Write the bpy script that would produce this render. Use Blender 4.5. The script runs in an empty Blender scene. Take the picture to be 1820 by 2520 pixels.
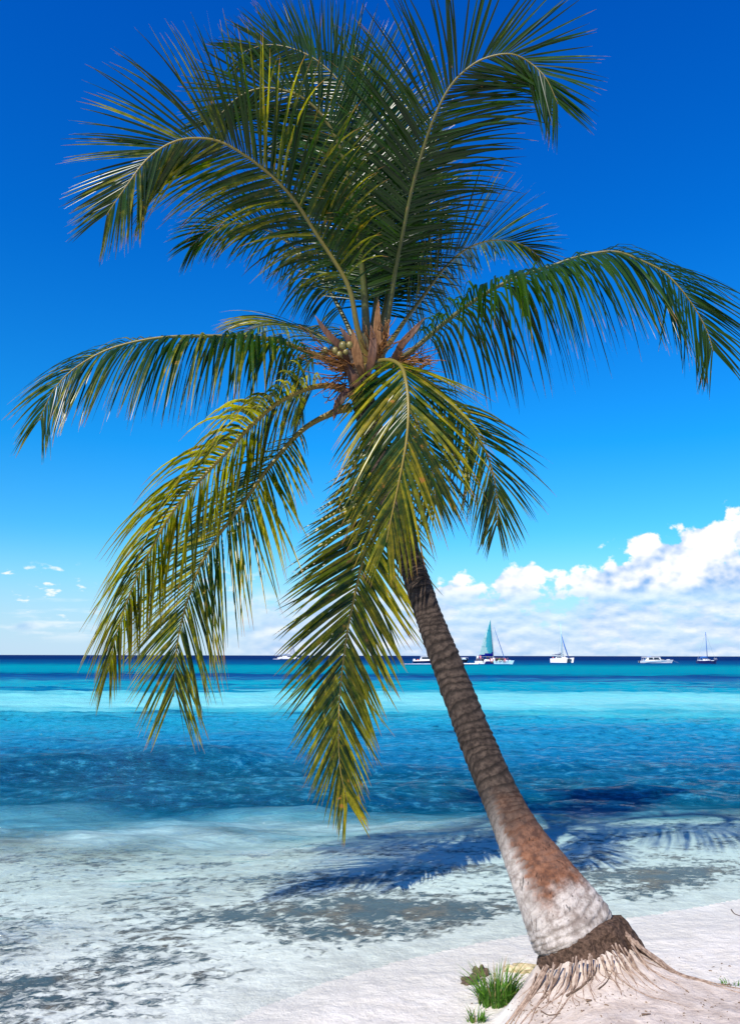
import bpy, bmesh, math, random
import numpy as np
from mathutils import Vector, Matrix
sc = bpy.context.scene
C = sc.collection
R = math.radians
# ------------------------------------------------------------------ camera, sky, sun, exposure
H = 2.2; F = 2000.0; PITCH = math.atan((1613 - 1260) / F); ROLL = R(0.12)
cam_d = bpy.data.cameras.new("camera"); cam = bpy.data.objects.new("camera", cam_d); C.objects.link(cam)
cam_d.sensor_fit = 'VERTICAL'; cam_d.sensor_height = 25.2; cam_d.lens = 20.0
cam_d.clip_start = 0.05; cam_d.clip_end = 40000
CM = Matrix.Translation((0, 0, H)) @ Matrix.Rotation(R(90) + PITCH, 4, 'X') @ Matrix.Rotation(ROLL, 4, 'Z')
cam.matrix_world = CM; sc.camera = cam
SUN_AZ = R(-149)      # from +Y (view direction), negative = to the left
SUN_EL = R(44)
sun_d = bpy.data.lights.new("sun", 'SUN'); sun_d.energy = 5.0; sun_d.angle = R(0.5); sun_d.color = (1.0, 0.94, 0.85)
sun = bpy.data.objects.new("sun", sun_d); C.objects.link(sun)
sdir = Vector((math.sin(SUN_AZ) * math.cos(SUN_EL), math.cos(SUN_AZ) * math.cos(SUN_EL), math.sin(SUN_EL)))
sun.rotation_euler = sdir.to_track_quat('Z', 'Y').to_euler(); sun.location = sdir * 50
sc.view_settings.view_transform = 'Standard'; sc.view_settings.look = 'None'
sc.view_settings.exposure = 0.45; sc.view_settings.gamma = 1.0
sc.render.resolution_x = 739; sc.render.resolution_y = 1024

def P(px, py, d):
    """point seen at photo pixel (px, py) at depth d metres along the view axis"""
    return CM @ Vector(((px - 910) / F * d, -(py - 1260) / F * d, -d))
def G(px, py, z=0.0):
    o = CM.translation; v = (P(px, py, 1.0) - o)
    t = (z - o.z) / v.z
    return o + v * t

# ------------------------------------------------------------------ node helpers
class S:
    def __init__(s, nt, sock): s.nt = nt; s.k = sock
    def m(s, op, *a):
        n = s.nt.nodes.new('ShaderNodeMath'); n.operation = op
        for i, x in enumerate((s,) + a):
            if isinstance(x, S): s.nt.links.new(x.k, n.inputs[i])
            else: n.inputs[i].default_value = x
        return S(s.nt, n.outputs[0])
    def __add__(s, o): return s.m('ADD', o)
    def __radd__(s, o): return s.m('ADD', o)
    def __sub__(s, o): return s.m('SUBTRACT', o)
    def __rsub__(s, o): return s.m('MULTIPLY', -1.0).m('ADD', o)
    def __mul__(s, o): return s.m('MULTIPLY', o)
    def __rmul__(s, o): return s.m('MULTIPLY', o)
    def __truediv__(s, o): return s.m('DIVIDE', o)
    def clamp(s):
        r = s.m('ADD', 0.0); r.k.node.use_clamp = True; return r
    def step(s, a, b):      # smoothstep a..b
        n = s.nt.nodes.new('ShaderNodeMapRange'); n.interpolation_type = 'SMOOTHSTEP'
        s.nt.links.new(s.k, n.inputs[0]); n.inputs[1].default_value = a; n.inputs[2].default_value = b
        return S(s.nt, n.outputs[0])
class NT:
    def __init__(s, nt): s.nt = nt
    def new(s, t, **k):
        n = s.nt.nodes.new(t)
        for a, v in k.items(): setattr(n, a, v)
        return n
    def put(s, sock, v):
        if isinstance(v, S): s.nt.links.new(v.k, sock)
        elif isinstance(v, bpy.types.NodeSocket): s.nt.links.new(v, sock)
        elif isinstance(v, tuple) and len(v) == 3 and sock.type == 'RGBA': sock.default_value = (*v, 1)
        else: sock.default_value = v
    def noise(s, vec, scale, detail=4, rough=0.55, dist=0.0, dims='3D'):
        n = s.new('ShaderNodeTexNoise', noise_dimensions=dims)
        if vec is not None: s.put(n.inputs['Vector'], vec)
        n.inputs['Scale'].default_value = scale; n.inputs['Detail'].default_value = detail
        n.inputs['Roughness'].default_value = rough; n.inputs['Distortion'].default_value = dist
        return S(s.nt, n.outputs['Fac'])
    def vec(s, x, y, z=0.0):
        n = s.new('ShaderNodeCombineXYZ')
        for i, v in enumerate((x, y, z)): s.put(n.inputs[i], v)
        return n.outputs[0]
    def scalev(s, v, xyz, off=(0, 0, 0)):
        n = s.new('ShaderNodeMapping'); s.put(n.inputs[0], v); n.inputs['Scale'].default_value = xyz; n.inputs['Location'].default_value = off
        return n.outputs[0]
    def xyz(s, v):
        n = s.new('ShaderNodeSeparateXYZ'); s.put(n.inputs[0], v)
        return [S(s.nt, o) for o in n.outputs]
    def mix(s, f, a, b, blend='MIX'):
        n = s.new('ShaderNodeMix', data_type='RGBA', blend_type=blend)
        s.put(n.inputs[0], f); s.put(n.inputs[6], a); s.put(n.inputs[7], b)
        return n.outputs[2]
    def ramp(s, f, stops, interp='LINEAR'):
        n = s.new('ShaderNodeValToRGB'); s.put(n.inputs[0], f); cr = n.color_ramp; cr.interpolation = interp
        cr.elements.remove(cr.elements[1]); cr.elements[0].position = stops[0][0]; cr.elements[0].color = (*stops[0][1], 1)
        for p, c in stops[1:]:
            e = cr.elements.new(p); e.color = (*c, 1)
        return n.outputs[0]
    def attr(s, name):
        n = s.new('ShaderNodeAttribute', attribute_name=name); return n
    def bump(s, h, strength, dist, normal=None):
        n = s.new('ShaderNodeBump'); s.put(n.inputs['Height'], h); n.inputs['Strength'].default_value = strength
        n.inputs['Distance'].default_value = dist
        if normal is not None: s.put(n.inputs['Normal'], normal)
        return n.outputs[0]
def mat(name):
    m = bpy.data.materials.new(name); m.use_nodes = True; nt = m.node_tree; nt.nodes.clear()
    out = nt.nodes.new('ShaderNodeOutputMaterial'); return m, NT(nt), out
def principled(t, out, color, rough=0.6, normal=None, spec=0.5, **k):
    b = t.new('ShaderNodeBsdfPrincipled'); t.put(b.inputs['Base Color'], color); t.put(b.inputs['Roughness'], rough)
    b.inputs['Specular IOR Level'].default_value = spec
    if normal is not None: t.put(b.inputs['Normal'], normal)
    for kk, v in k.items(): b.inputs[kk].default_value = v
    if out is not None: t.nt.links.new(b.outputs[0], out.inputs[0])
    return b
def srgb(r, g, b):
    f = lambda c: ((c / 255 + 0.055) / 1.055) ** 2.4 if c > 10 else c / 255 / 12.92
    return (f(r), f(g), f(b))

# ------------------------------------------------------------------ world
w = bpy.data.worlds.new("World"); sc.world = w; w.use_nodes = True
t = NT(w.node_tree); w.node_tree.nodes.clear()
wo = t.new('ShaderNodeOutputWorld'); bg = t.new('ShaderNodeBackground')
t.nt.links.new(bg.outputs[0], wo.inputs[0])
sky = t.new('ShaderNodeTexSky', sky_type='NISHITA'); sky.sun_disc = False
sky.sun_elevation = SUN_EL; sky.sun_rotation = SUN_AZ; sky.air_density = 1.0; sky.dust_density = 0.2; sky.ozone_density = 3.0
# camera filter look: deeper, purer blue (polarised)
D = t.new('ShaderNodeTexCoord').outputs['Generated']
dx, dy, dz = t.xyz(D)
el = dz.m('ARCSINE') * 57.2958
az = dx.m('ARCTAN2', dy) * 57.2958
tint = t.ramp(el / 45.0, [(0.0, (0.50, 0.80, 1.05)), (0.12, (0.30, 0.90, 1.15)), (0.32, (0.05, 0.80, 1.36)), (0.62, (0.008, 0.62, 1.46)), (1.0, (0.001, 0.50, 1.52))])
base = t.mix(1.0, sky.outputs[0], tint, 'MULTIPLY')
# clouds: a cumulus bank low over the sea on the right, flat streets under it, small puffs on the left
wx = az; wy = el
p1 = t.vec(wx, wy * 1.25, 3.0)
n1 = t.noise(p1, 0.34, 9, 0.56, 0.0)
p1b = t.vec(wx + 0.32, wy * 1.25 - 0.5, 3.0)
n1b = t.noise(p1b, 0.34, 8, 0.56, 0.0)
s1 = t.noise(p1, 0.34, 3.5, 0.5); s1b = t.noise(p1b, 0.34, 3.5, 0.5)
big = t.noise(t.vec(wx, wy * 0.6, 8.0), 0.11, 2, 0.5)
top = t.new('ShaderNodeFloatCurve')
def fcurve(t, x, pts):     # piecewise curve on 0..1
    n = t.new('ShaderNodeFloatCurve'); c = n.mapping.curves[0]
    c.points[0].location = pts[0]; c.points[1].location = pts[-1]
    for p in pts[1:-1]: c.points.new(*p)
    n.mapping.update(); t.put(n.inputs['Value'], x); return S(t.nt, n.outputs[0])
w.node_tree.nodes.remove(top)
u = (az + 30.0) / 60.0        # -30..30 deg
def au(px): return (math.degrees(math.atan((px - 910) / F)) + 30) / 60
def ev(py): return math.degrees(math.atan((py - 1260) / F * -1) + PITCH) / 20
topc = fcurve(t, u, [(0, .10), (au(480), .12), (au(600), ev(1440)), (au(740), ev(1420)), (au(980), ev(1435)), (au(1080), ev(1385)), (au(1180), ev(1385)), (au(1290), ev(1345)), (au(1400), ev(1362)), (au(1520), ev(1338)), (au(1660), ev(1322)), (au(1760), ev(1305)), (au(1820), ev(1268)), (1, ev(1230))]) * 20.0 - 0.8
bankstart = u.step(au(470), au(720))
hgt = (topc - el)                                   # degrees below the top of the bank
dens = (hgt * 0.22).m('MINIMUM', 0.30) + (n1 - 0.5) * 1.9 + (big - 0.5) * 0.9
bank = dens.step(0.02, 0.16) * bankstart
# lower strata: streaks
n2 = t.noise(t.vec(wx * 0.9, wy * 2.3, 1.0), 0.42, 9, 0.58, 0.0)
n2b = t.noise(t.vec(wx * 0.9 + 0.15, wy * 2.3 - 0.75, 1.0), 0.42, 7, 0.58, 0.0)
low = (1.0 - el.step(3.2, 5.0)) * bankstart
strat = (n2 + (big - 0.5) * 0.4).step(0.36, 0.56) * low
cover = bank * (1.0 - low * 0.35)
cover = cover.m('MAXIMUM', strat * 0.85)
lit = ((s1 - s1b) * 5.2 + (n1 - s1) * 2.2 + 0.62 + (0.42 - (hgt * 0.13)).m('MAXIMUM', -0.25)).clamp()
s2 = t.noise(t.vec(wx * 0.9, wy * 2.3, 1.0), 0.42, 4, 0.5); s2b = t.noise(t.vec(wx * 0.9 + 0.15, wy * 2.3 - 0.75, 1.0), 0.42, 4, 0.5)
lit2 = ((s2 - s2b) * 2.4 + (n2 - s2) * 1.6 + 0.55).clamp() * 0.88
lt = lit * (1.0 - low) + lit2 * low
lt = lt.clamp()
ccol = t.mix(lt, srgb(140, 183, 236), srgb(255, 255, 255))
# small clouds on the left
n3 = t.noise(t.vec(wx, wy * 2.6, 5.5), 0.8, 7, 0.55, 0.1)
n3b = t.noise(t.vec(wx, wy * 1.0, 1.5), 0.16, 2, 0.5)
lowst = t.noise(t.vec(wx * 0.5, wy * 3.0, 7.5), 0.5, 6, 0.55).step(0.50, 0.70) * el.step(0.6, 1.6) * (1.0 - el.step(3.0, 4.2)) * (1.0 - u.step(au(380), au(760))) * 0.45
lw = el.step(1.6, 2.6) * (1.0 - el.step(5.3, 6.2)) * (1.0 - u.step(au(380), au(760)))
puff = (n3 * 0.75 + n3b * 0.35 - (el - 4.6).m('ABSOLUTE') * 0.02).step(0.585, 0.68) * lw * 0.85
cover = cover.m('MAXIMUM', puff).m('MAXIMUM', lowst)
veil = (1.0 - el.step(-1.0, 9.0)) * 0.80
hz = t.mix(veil * (1.0), base, base)
sk = t.new('ShaderNodeMix', data_type='RGBA', blend_type='MIX')
KS = 0.10
cl = t.new('ShaderNodeMix', data_type='RGBA', blend_type='MULTIPLY'); cl.inputs[0].default_value = 1
t.put(cl.inputs[6], ccol); cl.inputs[7].default_value = (0.80 / KS, 0.80 / KS, 0.80 / KS, 1)
hzc = t.mix(veil, base, tuple(c * 0.78 / KS for c in srgb(196, 221, 248)))
fin = t.mix(cover * 0.97, hzc, cl.outputs[2])
t.put(bg.inputs[0], fin); bg.inputs[1].default_value = KS
w.node_tree.nodes.remove(sk)

# ------------------------------------------------------------------ object helpers
def tag(o, label=None, cat=None, group=None, kind=None):
    if label: o['label'] = label
    if cat: o['category'] = cat
    if group: o['group'] = group
    if kind: o['kind'] = kind
    return o
def link(name, me, material=None, parent=None, smooth=True):
    o = bpy.data.objects.new(name, me); C.objects.link(o)
    if material is not None: me.materials.append(material)
    if parent is not None: o.parent = parent
    if smooth and len(me.polygons): me.polygons.foreach_set('use_smooth', [True] * len(me.polygons))
    me.update()
    return o
def empty(name, loc=(0, 0, 0), rz=0.0, scale=1.0):
    o = bpy.data.objects.new(name, None); C.objects.link(o); o.location = loc; o.rotation_euler = (0, 0, rz)
    o.scale = (scale,) * 3; o.empty_display_size = 0.2
    return o
def mesh_np(name, verts, faces):
    me = bpy.data.meshes.new(name); me.from_pydata([tuple(v) for v in verts], [], faces); me.update(); return me
def grid_mesh(name, X, Y, Z):
    n, m = X.shape
    me = bpy.data.meshes.new(name)
    co = np.stack([X, Y, Z], -1).reshape(-1, 3).astype(np.float32)
    i = np.arange(n - 1)[:, None] * m + np.arange(m - 1)[None, :]
    f = np.stack([i, i + 1, i + m + 1, i + m], -1).reshape(-1, 4).astype(np.int32)
    me.vertices.add(len(co)); me.vertices.foreach_set('co', co.ravel())
    me.loops.add(f.size); me.loops.foreach_set('vertex_index', f.ravel())
    me.polygons.add(len(f)); me.polygons.foreach_set('loop_start', np.arange(len(f), dtype=np.int32) * 4)
    me.update(calc_edges=True)
    return me
def fattr(me, name, vals):
    a = me.attributes.new(name, 'FLOAT', 'POINT'); a.data.foreach_set('value', np.asarray(vals, dtype=np.float32).ravel())
class MB:
    """collects shapes for ONE mesh"""
    def __init__(s): s.v = []; s.f = []; s.mi = []
    def add(s, v, f, mi=0):
        b = len(s.v); s.v += [tuple(x) for x in v]; s.f += [tuple(b + i for i in q) for q in f]; s.mi += [mi] * len(f); return s
    def box(s, x0, x1, y0, y1, z0, z1, bev=0.0):
        if bev <= 0:
            v = [(x, y, z) for z in (z0, z1) for y in (y0, y1) for x in (x0, x1)]
            return s.add(v, [(0, 2, 3, 1), (4, 5, 7, 6), (0, 1, 5, 4), (2, 6, 7, 3), (0, 4, 6, 2), (1, 3, 7, 5)])
        b = bmesh.new(); bmesh.ops.create_cube(b, size=1)
        for q in b.verts: q.co = Vector(((x0 + x1) / 2 + q.co.x * (x1 - x0), (y0 + y1) / 2 + q.co.y * (y1 - y0), (z0 + z1) / 2 + q.co.z * (z1 - z0)))
        bmesh.ops.bevel(b, geom=list(b.edges), offset=bev, segments=2, affect='EDGES', profile=0.5)
        b.verts.index_update()
        s.add([q.co.copy() for q in b.verts], [[q.index for q in fa.verts] for fa in b.faces]); b.free(); return s
    def tube(s, pts, rad, n=8, cap=True, mi=0):
        pts = [Vector(p) for p in pts]; k = len(pts)
        if not hasattr(rad, '__len__'): rad = [rad] * k
        ref = None; vs = []
        for i, p in enumerate(pts):
            T = (pts[min(i + 1, k - 1)] - pts[max(i - 1, 0)]).normalized()
            if ref is None:
                ref = Vector((0, 0, 1)) if abs(T.z) < 0.9 else Vector((1, 0, 0))
            A = (ref - T * ref.dot(T)).normalized(); B = T.cross(A); ref = A
            for j in range(n):
                a = 2 * math.pi * j / n; vs.append(p + (A * math.cos(a) + B * math.sin(a)) * rad[i])
        fs = [(i * n + j, i * n + (j + 1) % n, (i + 1) * n + (j + 1) % n, (i + 1) * n + j) for i in range(k - 1) for j in range(n)]
        if cap: fs += [tuple(range(n))[::-1], tuple((k - 1) * n + j for j in range(n))]
        return s.add(vs, fs, mi)
    def loft(s, secs, closed_ring=True, cap=True):
        k = len(secs); n = len(secs[0]); vs = [p for q in secs for p in q]
        r = n if closed_ring else n - 1
        fs = [(i * n + j, i * n + (j + 1) % n, (i + 1) * n + (j + 1) % n, (i + 1) * n + j) for i in range(k - 1) for j in range(r)]
        if cap and closed_ring: fs += [tuple(range(n))[::-1], tuple((k - 1) * n + j for j in range(n))]
        return s.add(vs, fs)
    def prism(s, poly, y0, y1):        # polygon in x,z extruded along y
        n = len(poly); v = [(x, y0, z) for x, z in poly] + [(x, y1, z) for x, z in poly]
        return s.add(v, [tuple(range(n)), tuple(range(2 * n - 1, n - 1, -1))] + [(i, i + n, (i + 1) % n + n, (i + 1) % n) for i in range(n)])
    def ball(s, c, r, sq=(1, 1, 1), sub=2):
        b = bmesh.new(); bmesh.ops.create_icosphere(b, subdivisions=sub, radius=r); b.verts.index_update()
        s.add([(c[0] + q.co.x * sq[0], c[1] + q.co.y * sq[1], c[2] + q.co.z * sq[2]) for q in b.verts], [[q.index for q in fa.verts] for fa in b.faces]); b.free(); return s
    def build(s, name, m, parent=None, smooth=False):
        me = mesh_np(name, s.v, s.f)
        bm = bmesh.new(); bm.from_mesh(me); bmesh.ops.recalc_face_normals(bm, faces=bm.faces); bm.to_mesh(me); bm.free()
        if isinstance(m, (list, tuple)):
            for q in m[1:]: pass
            o = link(name, me, None, parent, smooth)
            for q in m: me.materials.append(q)
            return o
        return link(name, me, m, parent, smooth)
def catmull(pts, n):
    """resample through points (rows of floats) to n samples, even in arc length of the first three columns"""
    Pn = np.array(pts, dtype=float); k = len(Pn)
    Q = np.vstack([2 * Pn[0] - Pn[1], Pn, 2 * Pn[-1] - Pn[-2]])
    out = []
    for i in range(k - 1):
        a, b, c, d = Q[i:i + 4]
        for s_ in np.linspace(0, 1, 24, endpoint=(i == k - 2)):
            out.append(0.5 * ((2 * b) + (c - a) * s_ + (2 * a - 5 * b + 4 * c - d) * s_ ** 2 + (3 * b - a - 3 * c + d) * s_ ** 3))
    out = np.array(out); L = np.concatenate([[0], np.cumsum(np.linalg.norm(np.diff(out[:, :3], axis=0), axis=1))])
    q = np.linspace(0, L[-1], n)
    return np.stack([np.interp(q, L, out[:, j]) for j in range(out.shape[1])], 1), L[-1]
def vnoise(x, y, seed=0):
    """smooth value noise, vectorised"""
    xi = np.floor(x).astype(np.int64); yi = np.floor(y).astype(np.int64); fx = x - xi; fy = y - yi
    fx = fx * fx * (3 - 2 * fx); fy = fy * fy * (3 - 2 * fy)
    def h(a, b):
        n = (a * 374761393 + b * 668265263 + seed * 974634777) & 0xffffffff
        n = ((n ^ (n >> 13)) * 1274126177) & 0xffffffff
        return ((n ^ (n >> 16)) & 0xffff) / 65535.0
    return (h(xi, yi) * (1 - fx) + h(xi + 1, yi) * fx) * (1 - fy) + (h(xi, yi + 1) * (1 - fx) + h(xi + 1, yi + 1) * fx) * fy
def fbm(x, y, o=4, seed=0):
    r = 0; a = 0.5
    for i in range(o): r = r + a * vnoise(x * 2 ** i, y * 2 ** i, seed + i); a *= 0.5
    return r / (1 - 0.5 ** o)
def sstep(x, a, b):
    q = np.clip((x - a) / (b - a), 0, 1); return q * q * (3 - 2 * q)

# ------------------------------------------------------------------ ground: beach, mound, sea bed as one sheet
shore = [G(*p, 0) for p in ((300, 2650), (470, 2570), (640, 2480), (850, 2405), (1080, 2342), (1300, 2300), (1560, 2258), (1820, 2212))]
shx = [p.x for p in shore]; shy = [p.y for p in shore]
def shore_y(x):
    y = np.interp(x, shx, shy)
    y = y + np.where(x < shx[0], (x - shx[0]) * 0.8, 0) + np.where(x > shx[-1], (x - shx[-1]) * 0.35, 0)
    return y
TB = G(1430, 2352, 0.42)           # middle of the foot of the palm
mp = [G(1342, 2395, .12), G(1285, 2450, .08), G(1235, 2500, .08), G(1255, 2640, .08), G(1300, 3400, 0.1), G(3200, 3400, .1), G(2300, 2500, .3), G(1980, 2455, .3), G(1820, 2418, .34), G(1700, 2392, .34), G(1600, 2350, .36), G(1500, 2270, .40), G(1380, 2270, .3)]
mp = [(p.x, p.y) for p in mp]
def poly_sd(X, Y, poly):
    d = np.full(X.shape, 1e9); ins = np.zeros(X.shape, bool); n = len(poly)
    for i in range(n):
        ax, ay = poly[i]; bx, by = poly[(i + 1) % n]
        ex, ey = bx - ax, by - ay; q = np.clip(((X - ax) * ex + (Y - ay) * ey) / (ex * ex + ey * ey), 0, 1)
        d = np.minimum(d, np.hypot(X - ax - q * ex, Y - ay - q * ey))
        c = ((ay > Y) != (by > Y)); 
        with np.errstate(divide='ignore', invalid='ignore'):
            xx = (bx - ax) * (Y - ay) / (by - ay if by != ay else 1e-9) + ax
        ins ^= c & (X < xx)
    return np.where(ins, d, -d)
def ground_z(X, Y):
    s_ = (shore_y(X) - Y) * 0.85 + (fbm(X * 0.9, Y * 0.9, 3, 5) - 0.5) * 0.5
    z = np.where(s_ > 0, 0.055 * s_, 0.0)
    z = np.minimum(z, 0.5)
    q = -s_
    z = np.where(s_ <= 0, -(0.022 * q + 0.014 * np.clip(q - 1.2, 0, 1e9) ** 1.3), z)
    z = np.maximum(z, -6.0)
    far = 1 - sstep(np.hypot(X, Y), 8, 14)
    z = z + (fbm(X * 6, Y * 9, 3, 9) - 0.5) * 0.022 * far
    sd = poly_sd(X, Y, mp) + (fbm(X * 3, Y * 3, 3, 21) - 0.5) * 0.10
    md = sstep(sd, -0.10, 0.20)
    zm = 0.335 - 0.11 * sstep(TB.x - X, 0.02, 0.40) + 0.03 * (fbm(X * 2.2, Y * 2.2, 4, 31) - 0.5) + 0.018 * (fbm(X * 11, Y * 11, 3, 33) - 0.5)
    r_ = np.hypot(X - TB.x, (Y - TB.y) * 1.05)
    cone = 0.20 * np.exp(-(np.hypot(X - TB.x - .10, Y - TB.y) / 0.30) ** 2)
    z = z * (1 - md) + md * (zm + np.clip(z, 0, 0.2) * 0.3)
    z = z + cone
    return z, md, s_
def axis(lo, hi, step, far):
    a = list(np.arange(lo, hi, step)); s_ = step; v = a[-1]
    while v < far: s_ *= 1.12; v += s_; a.append(v)
    s_ = step; v = a[0]; b = []
    while v > -far: s_ *= 1.12; v -= s_; b.append(v)
    return np.array(b[::-1] + a)
gx = axis(-3.2, 4.2, 0.022, 9000); gy = axis(3.6, 11.0, 0.022, 9000)
X, Y = np.meshgrid(gx, gy)
Z, MD, SH = ground_z(X, Y)
gm = grid_mesh('sand_ground', X, Y, Z)
# where weed and dead coral lie on the shallow bottom
def blob(px, py, rx, ry):      # pixel-sized ellipse laid down on the bottom as a world-space patch
    c = G(px, py, -.1); ex = (G(px + rx, py, -.1) - c).length; ey = (G(px, py - ry, -.1) - c).length
    return np.exp(-(((X - c.x) / ex) ** 2 + ((Y - c.y) / ey) ** 2))
weed = 0.23 * sstep(-SH, 0.15, 1.2)
for b_ in ((930, 2255, 330, 42, .55), (1180, 2275, 200, 38, .5), (620, 2262, 150, 30, .35), (790, 2330, 210, 36, .42), (420, 2400, 130, 30, .3), (60, 2470, 170, 60, .42), (30, 2330, 100, 40, .35), (860, 2165, 300, 26, .34), (1560, 2190, 260, 40, .42), (1700, 2170, 150, 20, .4), (260, 2250, 200, 60, .2), (330, 2085, 120, 14, .3), (560, 2150, 120, 14, .25), (1480, 2130, 260, 30, .22), (250, 2440, 150, 50, .2), (1000, 2090, 160, 16, .15)):
    weed = weed + b_[4] * blob(*b_[:4])
weed = weed * (1 - MD) * sstep(-SH, 0.02, 0.5)
for b_ in ((1000, 2440, 260, 60, .6), (560, 2080, 500, 35, .10), (700, 2210, 120, 20, .12), (1180, 2175, 60, 50, .2)): weed = weed * (1 - b_[4] * blob(*b_[:4]))
fattr(gm, 'weed', weed); fattr(gm, 'mound', MD)

m_sand, t, out = mat('coral_sand')
pos = t.new('ShaderNodeNewGeometry').outputs['Position']
wd = S(t.nt, t.attr('weed').outputs['Fac']); md = S(t.nt, t.attr('mound').outputs['Fac'])
_, _, pz = t.xyz(pos)
fine = t.noise(pos, 160, 3, 0.7); mid = t.noise(pos, 9, 5, 0.6); sp = t.noise(pos, 46, 2, 0.5)
sand = t.mix(mid.step(0.3, 0.75), (0.63, 0.58, 0.50), (0.75, 0.70, 0.62))
soil = t.mix(mid.step(0.3, 0.7), (0.46, 0.37, 0.30), (0.64, 0.545, 0.46))
c0 = t.mix((md * 1.1 + (mid - 0.5) * 0.5).step(0.35, 0.9), sand, soil)
c0 = t.mix((fine - 0.5).step(0.05, 0.3) * 0.35, c0, (0.42, 0.36, 0.30))
c0 = t.mix(sp.step(0.73, 0.78) * 0.6, c0, (0.10, 0.075, 0.05))
wet = 1.0 - pz.step(0.0, 0.05)
c0 = t.mix(wet * 0.6, c0, (0.76, 0.755, 0.67))
c0 = t.mix((1.0 - (pz - 0.012).m('ABSOLUTE').step(0.006, 0.03)) * 0.35, c0, (0.36, 0.33, 0.28))
wob = t.noise(t.scalev(pos, (1.0, 2.2, 1.0)), 6.0, 2, 0.5)
wpos = t.new('ShaderNodeVectorMath', operation='ADD'); t.put(wpos.inputs[0], pos); t.put(wpos.inputs[1], t.vec((wob - .5) * 0.10, (wob - .5) * 0.16)); wpos = wpos.outputs[0]
wn = t.noise(t.scalev(wpos, (1.0, 1.3, 1.0)), 8.0, 8, 0.70, 0.1)
wn2 = t.noise(t.scalev(pos, (1.0, 1.6, 1.0), (4, 2, 0)), 1.1, 3, 0.5, 0.2)
wm = (wn * 1.15 + wn2 * 0.60 + wd * 0.40 - 0.68).step(0.34, 0.50) * wd.step(0.03, 0.2)
wcol = t.mix(t.noise(wpos, 13, 5, 0.75).step(0.38, 0.62), (0.018, 0.030, 0.034), (0.19, 0.145, 0.10))
wcol = t.mix(t.noise(pos, 2.3, 2, 0.5).step(0.35, 0.55), wcol, (0.016, 0.075, 0.105))
c0 = t.mix(wm * 0.94, c0, wcol)
bn = t.bump(fine * 0.25 + mid * 1.0 + t.noise(pos, 30, 4, 0.6) * 0.5 + wm * wn * 3.0, 0.7, 0.04)
principled(t, out, c0, 0.9, bn, 0.15)
g = link('ground', gm, m_sand); tag(g, kind='structure')

# ------------------------------------------------------------------ sea
rr = [3.0]
while rr[-1] < 75: rr.append(rr[-1] * 1.006)
while rr[-1] < 9000: rr.append(rr[-1] * 1.05)
rr = np.array(rr)
th = np.concatenate([np.linspace(-88, -31, 30), np.linspace(-30, 30, 560), np.linspace(31, 88, 30)]) * math.pi / 180
TH, RR = np.meshgrid(th, rr)
X = RR * np.sin(TH); Y = RR * np.cos(TH)
rng = np.random.RandomState(4)
z = np.zeros_like(X)
dep = sstep((Y - shore_y(X)), -0.2, 7)
for k in range(46):
    lam = 0.35 * (12 ** (k / 45.0)); a = R(180 + rng.uniform(-50, 50) if k % 3 else 180 + rng.uniform(-14, 14)); kx, ky = math.sin(a), math.cos(a)
    amp = 0.0085 * lam ** 0.8
    res = np.clip(2.2 - RR * 0.006 * 3 / lam, 0, 1)
    ph = 2 * math.pi / lam * (X * kx + Y * ky) + rng.uniform(0, 6.28) + 1.5 * vnoise(X * 0.3 / lam + 7, Y * 0.3 / lam, k)
    z = z + amp * res * (1.0 - 2 * np.abs(np.sin(ph / 2))) * (0.4 + 1.1 * vnoise(X * 0.5, Y * 0.5, k + 99))
z = z * (0.28 + 0.72 * dep) * 0.85
# swells running in
def swell(px0, py0, px1, py1, amp, wid, x0, x1):
    a = G(px0, py0); b = G(px1, py1); yc = a.y + (X - a.x) / (b.x - a.x) * (b.y - a.y) + (vnoise(X * 0.25, X * 0, 77) - .5) * 1.2
    u_ = (Y - yc) / wid
    prof = np.where(u_ < 0, np.exp(-(u_ * 1.9) ** 2), np.exp(-(u_ * 0.8) ** 2))
    return amp * prof * sstep(X, G(x0, py0).x - 1.0, G(x0, py0).x + 1.0) * (1 - sstep(X, G(x1, py0).x - 2.5, G(x1, py0).x + 1.5))
z = z + swell(0, 1890, 900, 1868, 0.34, 1.3, -900, 760)
z = z + swell(300, 1958, 1300, 1925, 0.10, 1.0, 100, 1250)
z = z + swell(1000, 1800, 1820, 1796, 0.13, 2.0, 900, 2300) + swell(0, 1760, 900, 1768, 0.12, 2.4, -1500, 1000)
gzz = ground_z(X, Y)[0]; z = np.where((RR < 16) & (Y > shore_y(X)), np.maximum(z, gzz + 0.012), z)
sm = grid_mesh('sea', X, Y, z); fattr(sm, 'depth', np.clip(z - gzz, 0, 3))
m_sea, t, out = mat('sea_water')
pos = t.new('ShaderNodeNewGeometry').outputs['Position']
px_, py_, pz_ = t.xyz(pos)
warp = t.noise(t.vec(px_ * 0.10, py_ * 0.35), 1.0, 5, 0.6)
warp2 = t.noise(t.vec(px_ * 0.012, py_ * 0.03, 4.0), 1.0, 4, 0.6)
lny = py_.m('MAXIMUM', 1.0).m('LOGARITHM', 2.718281828)
L0, L1 = math.log(8.0), math.log(900.0)
tt = (lny + (warp - 0.5) * 0.50 + (warp2 - 0.5) * 0.36 - L0) / (L1 - L0)
def band(py): return (math.log(G(910, py, 0).y) - L0) / (L1 - L0)
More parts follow.
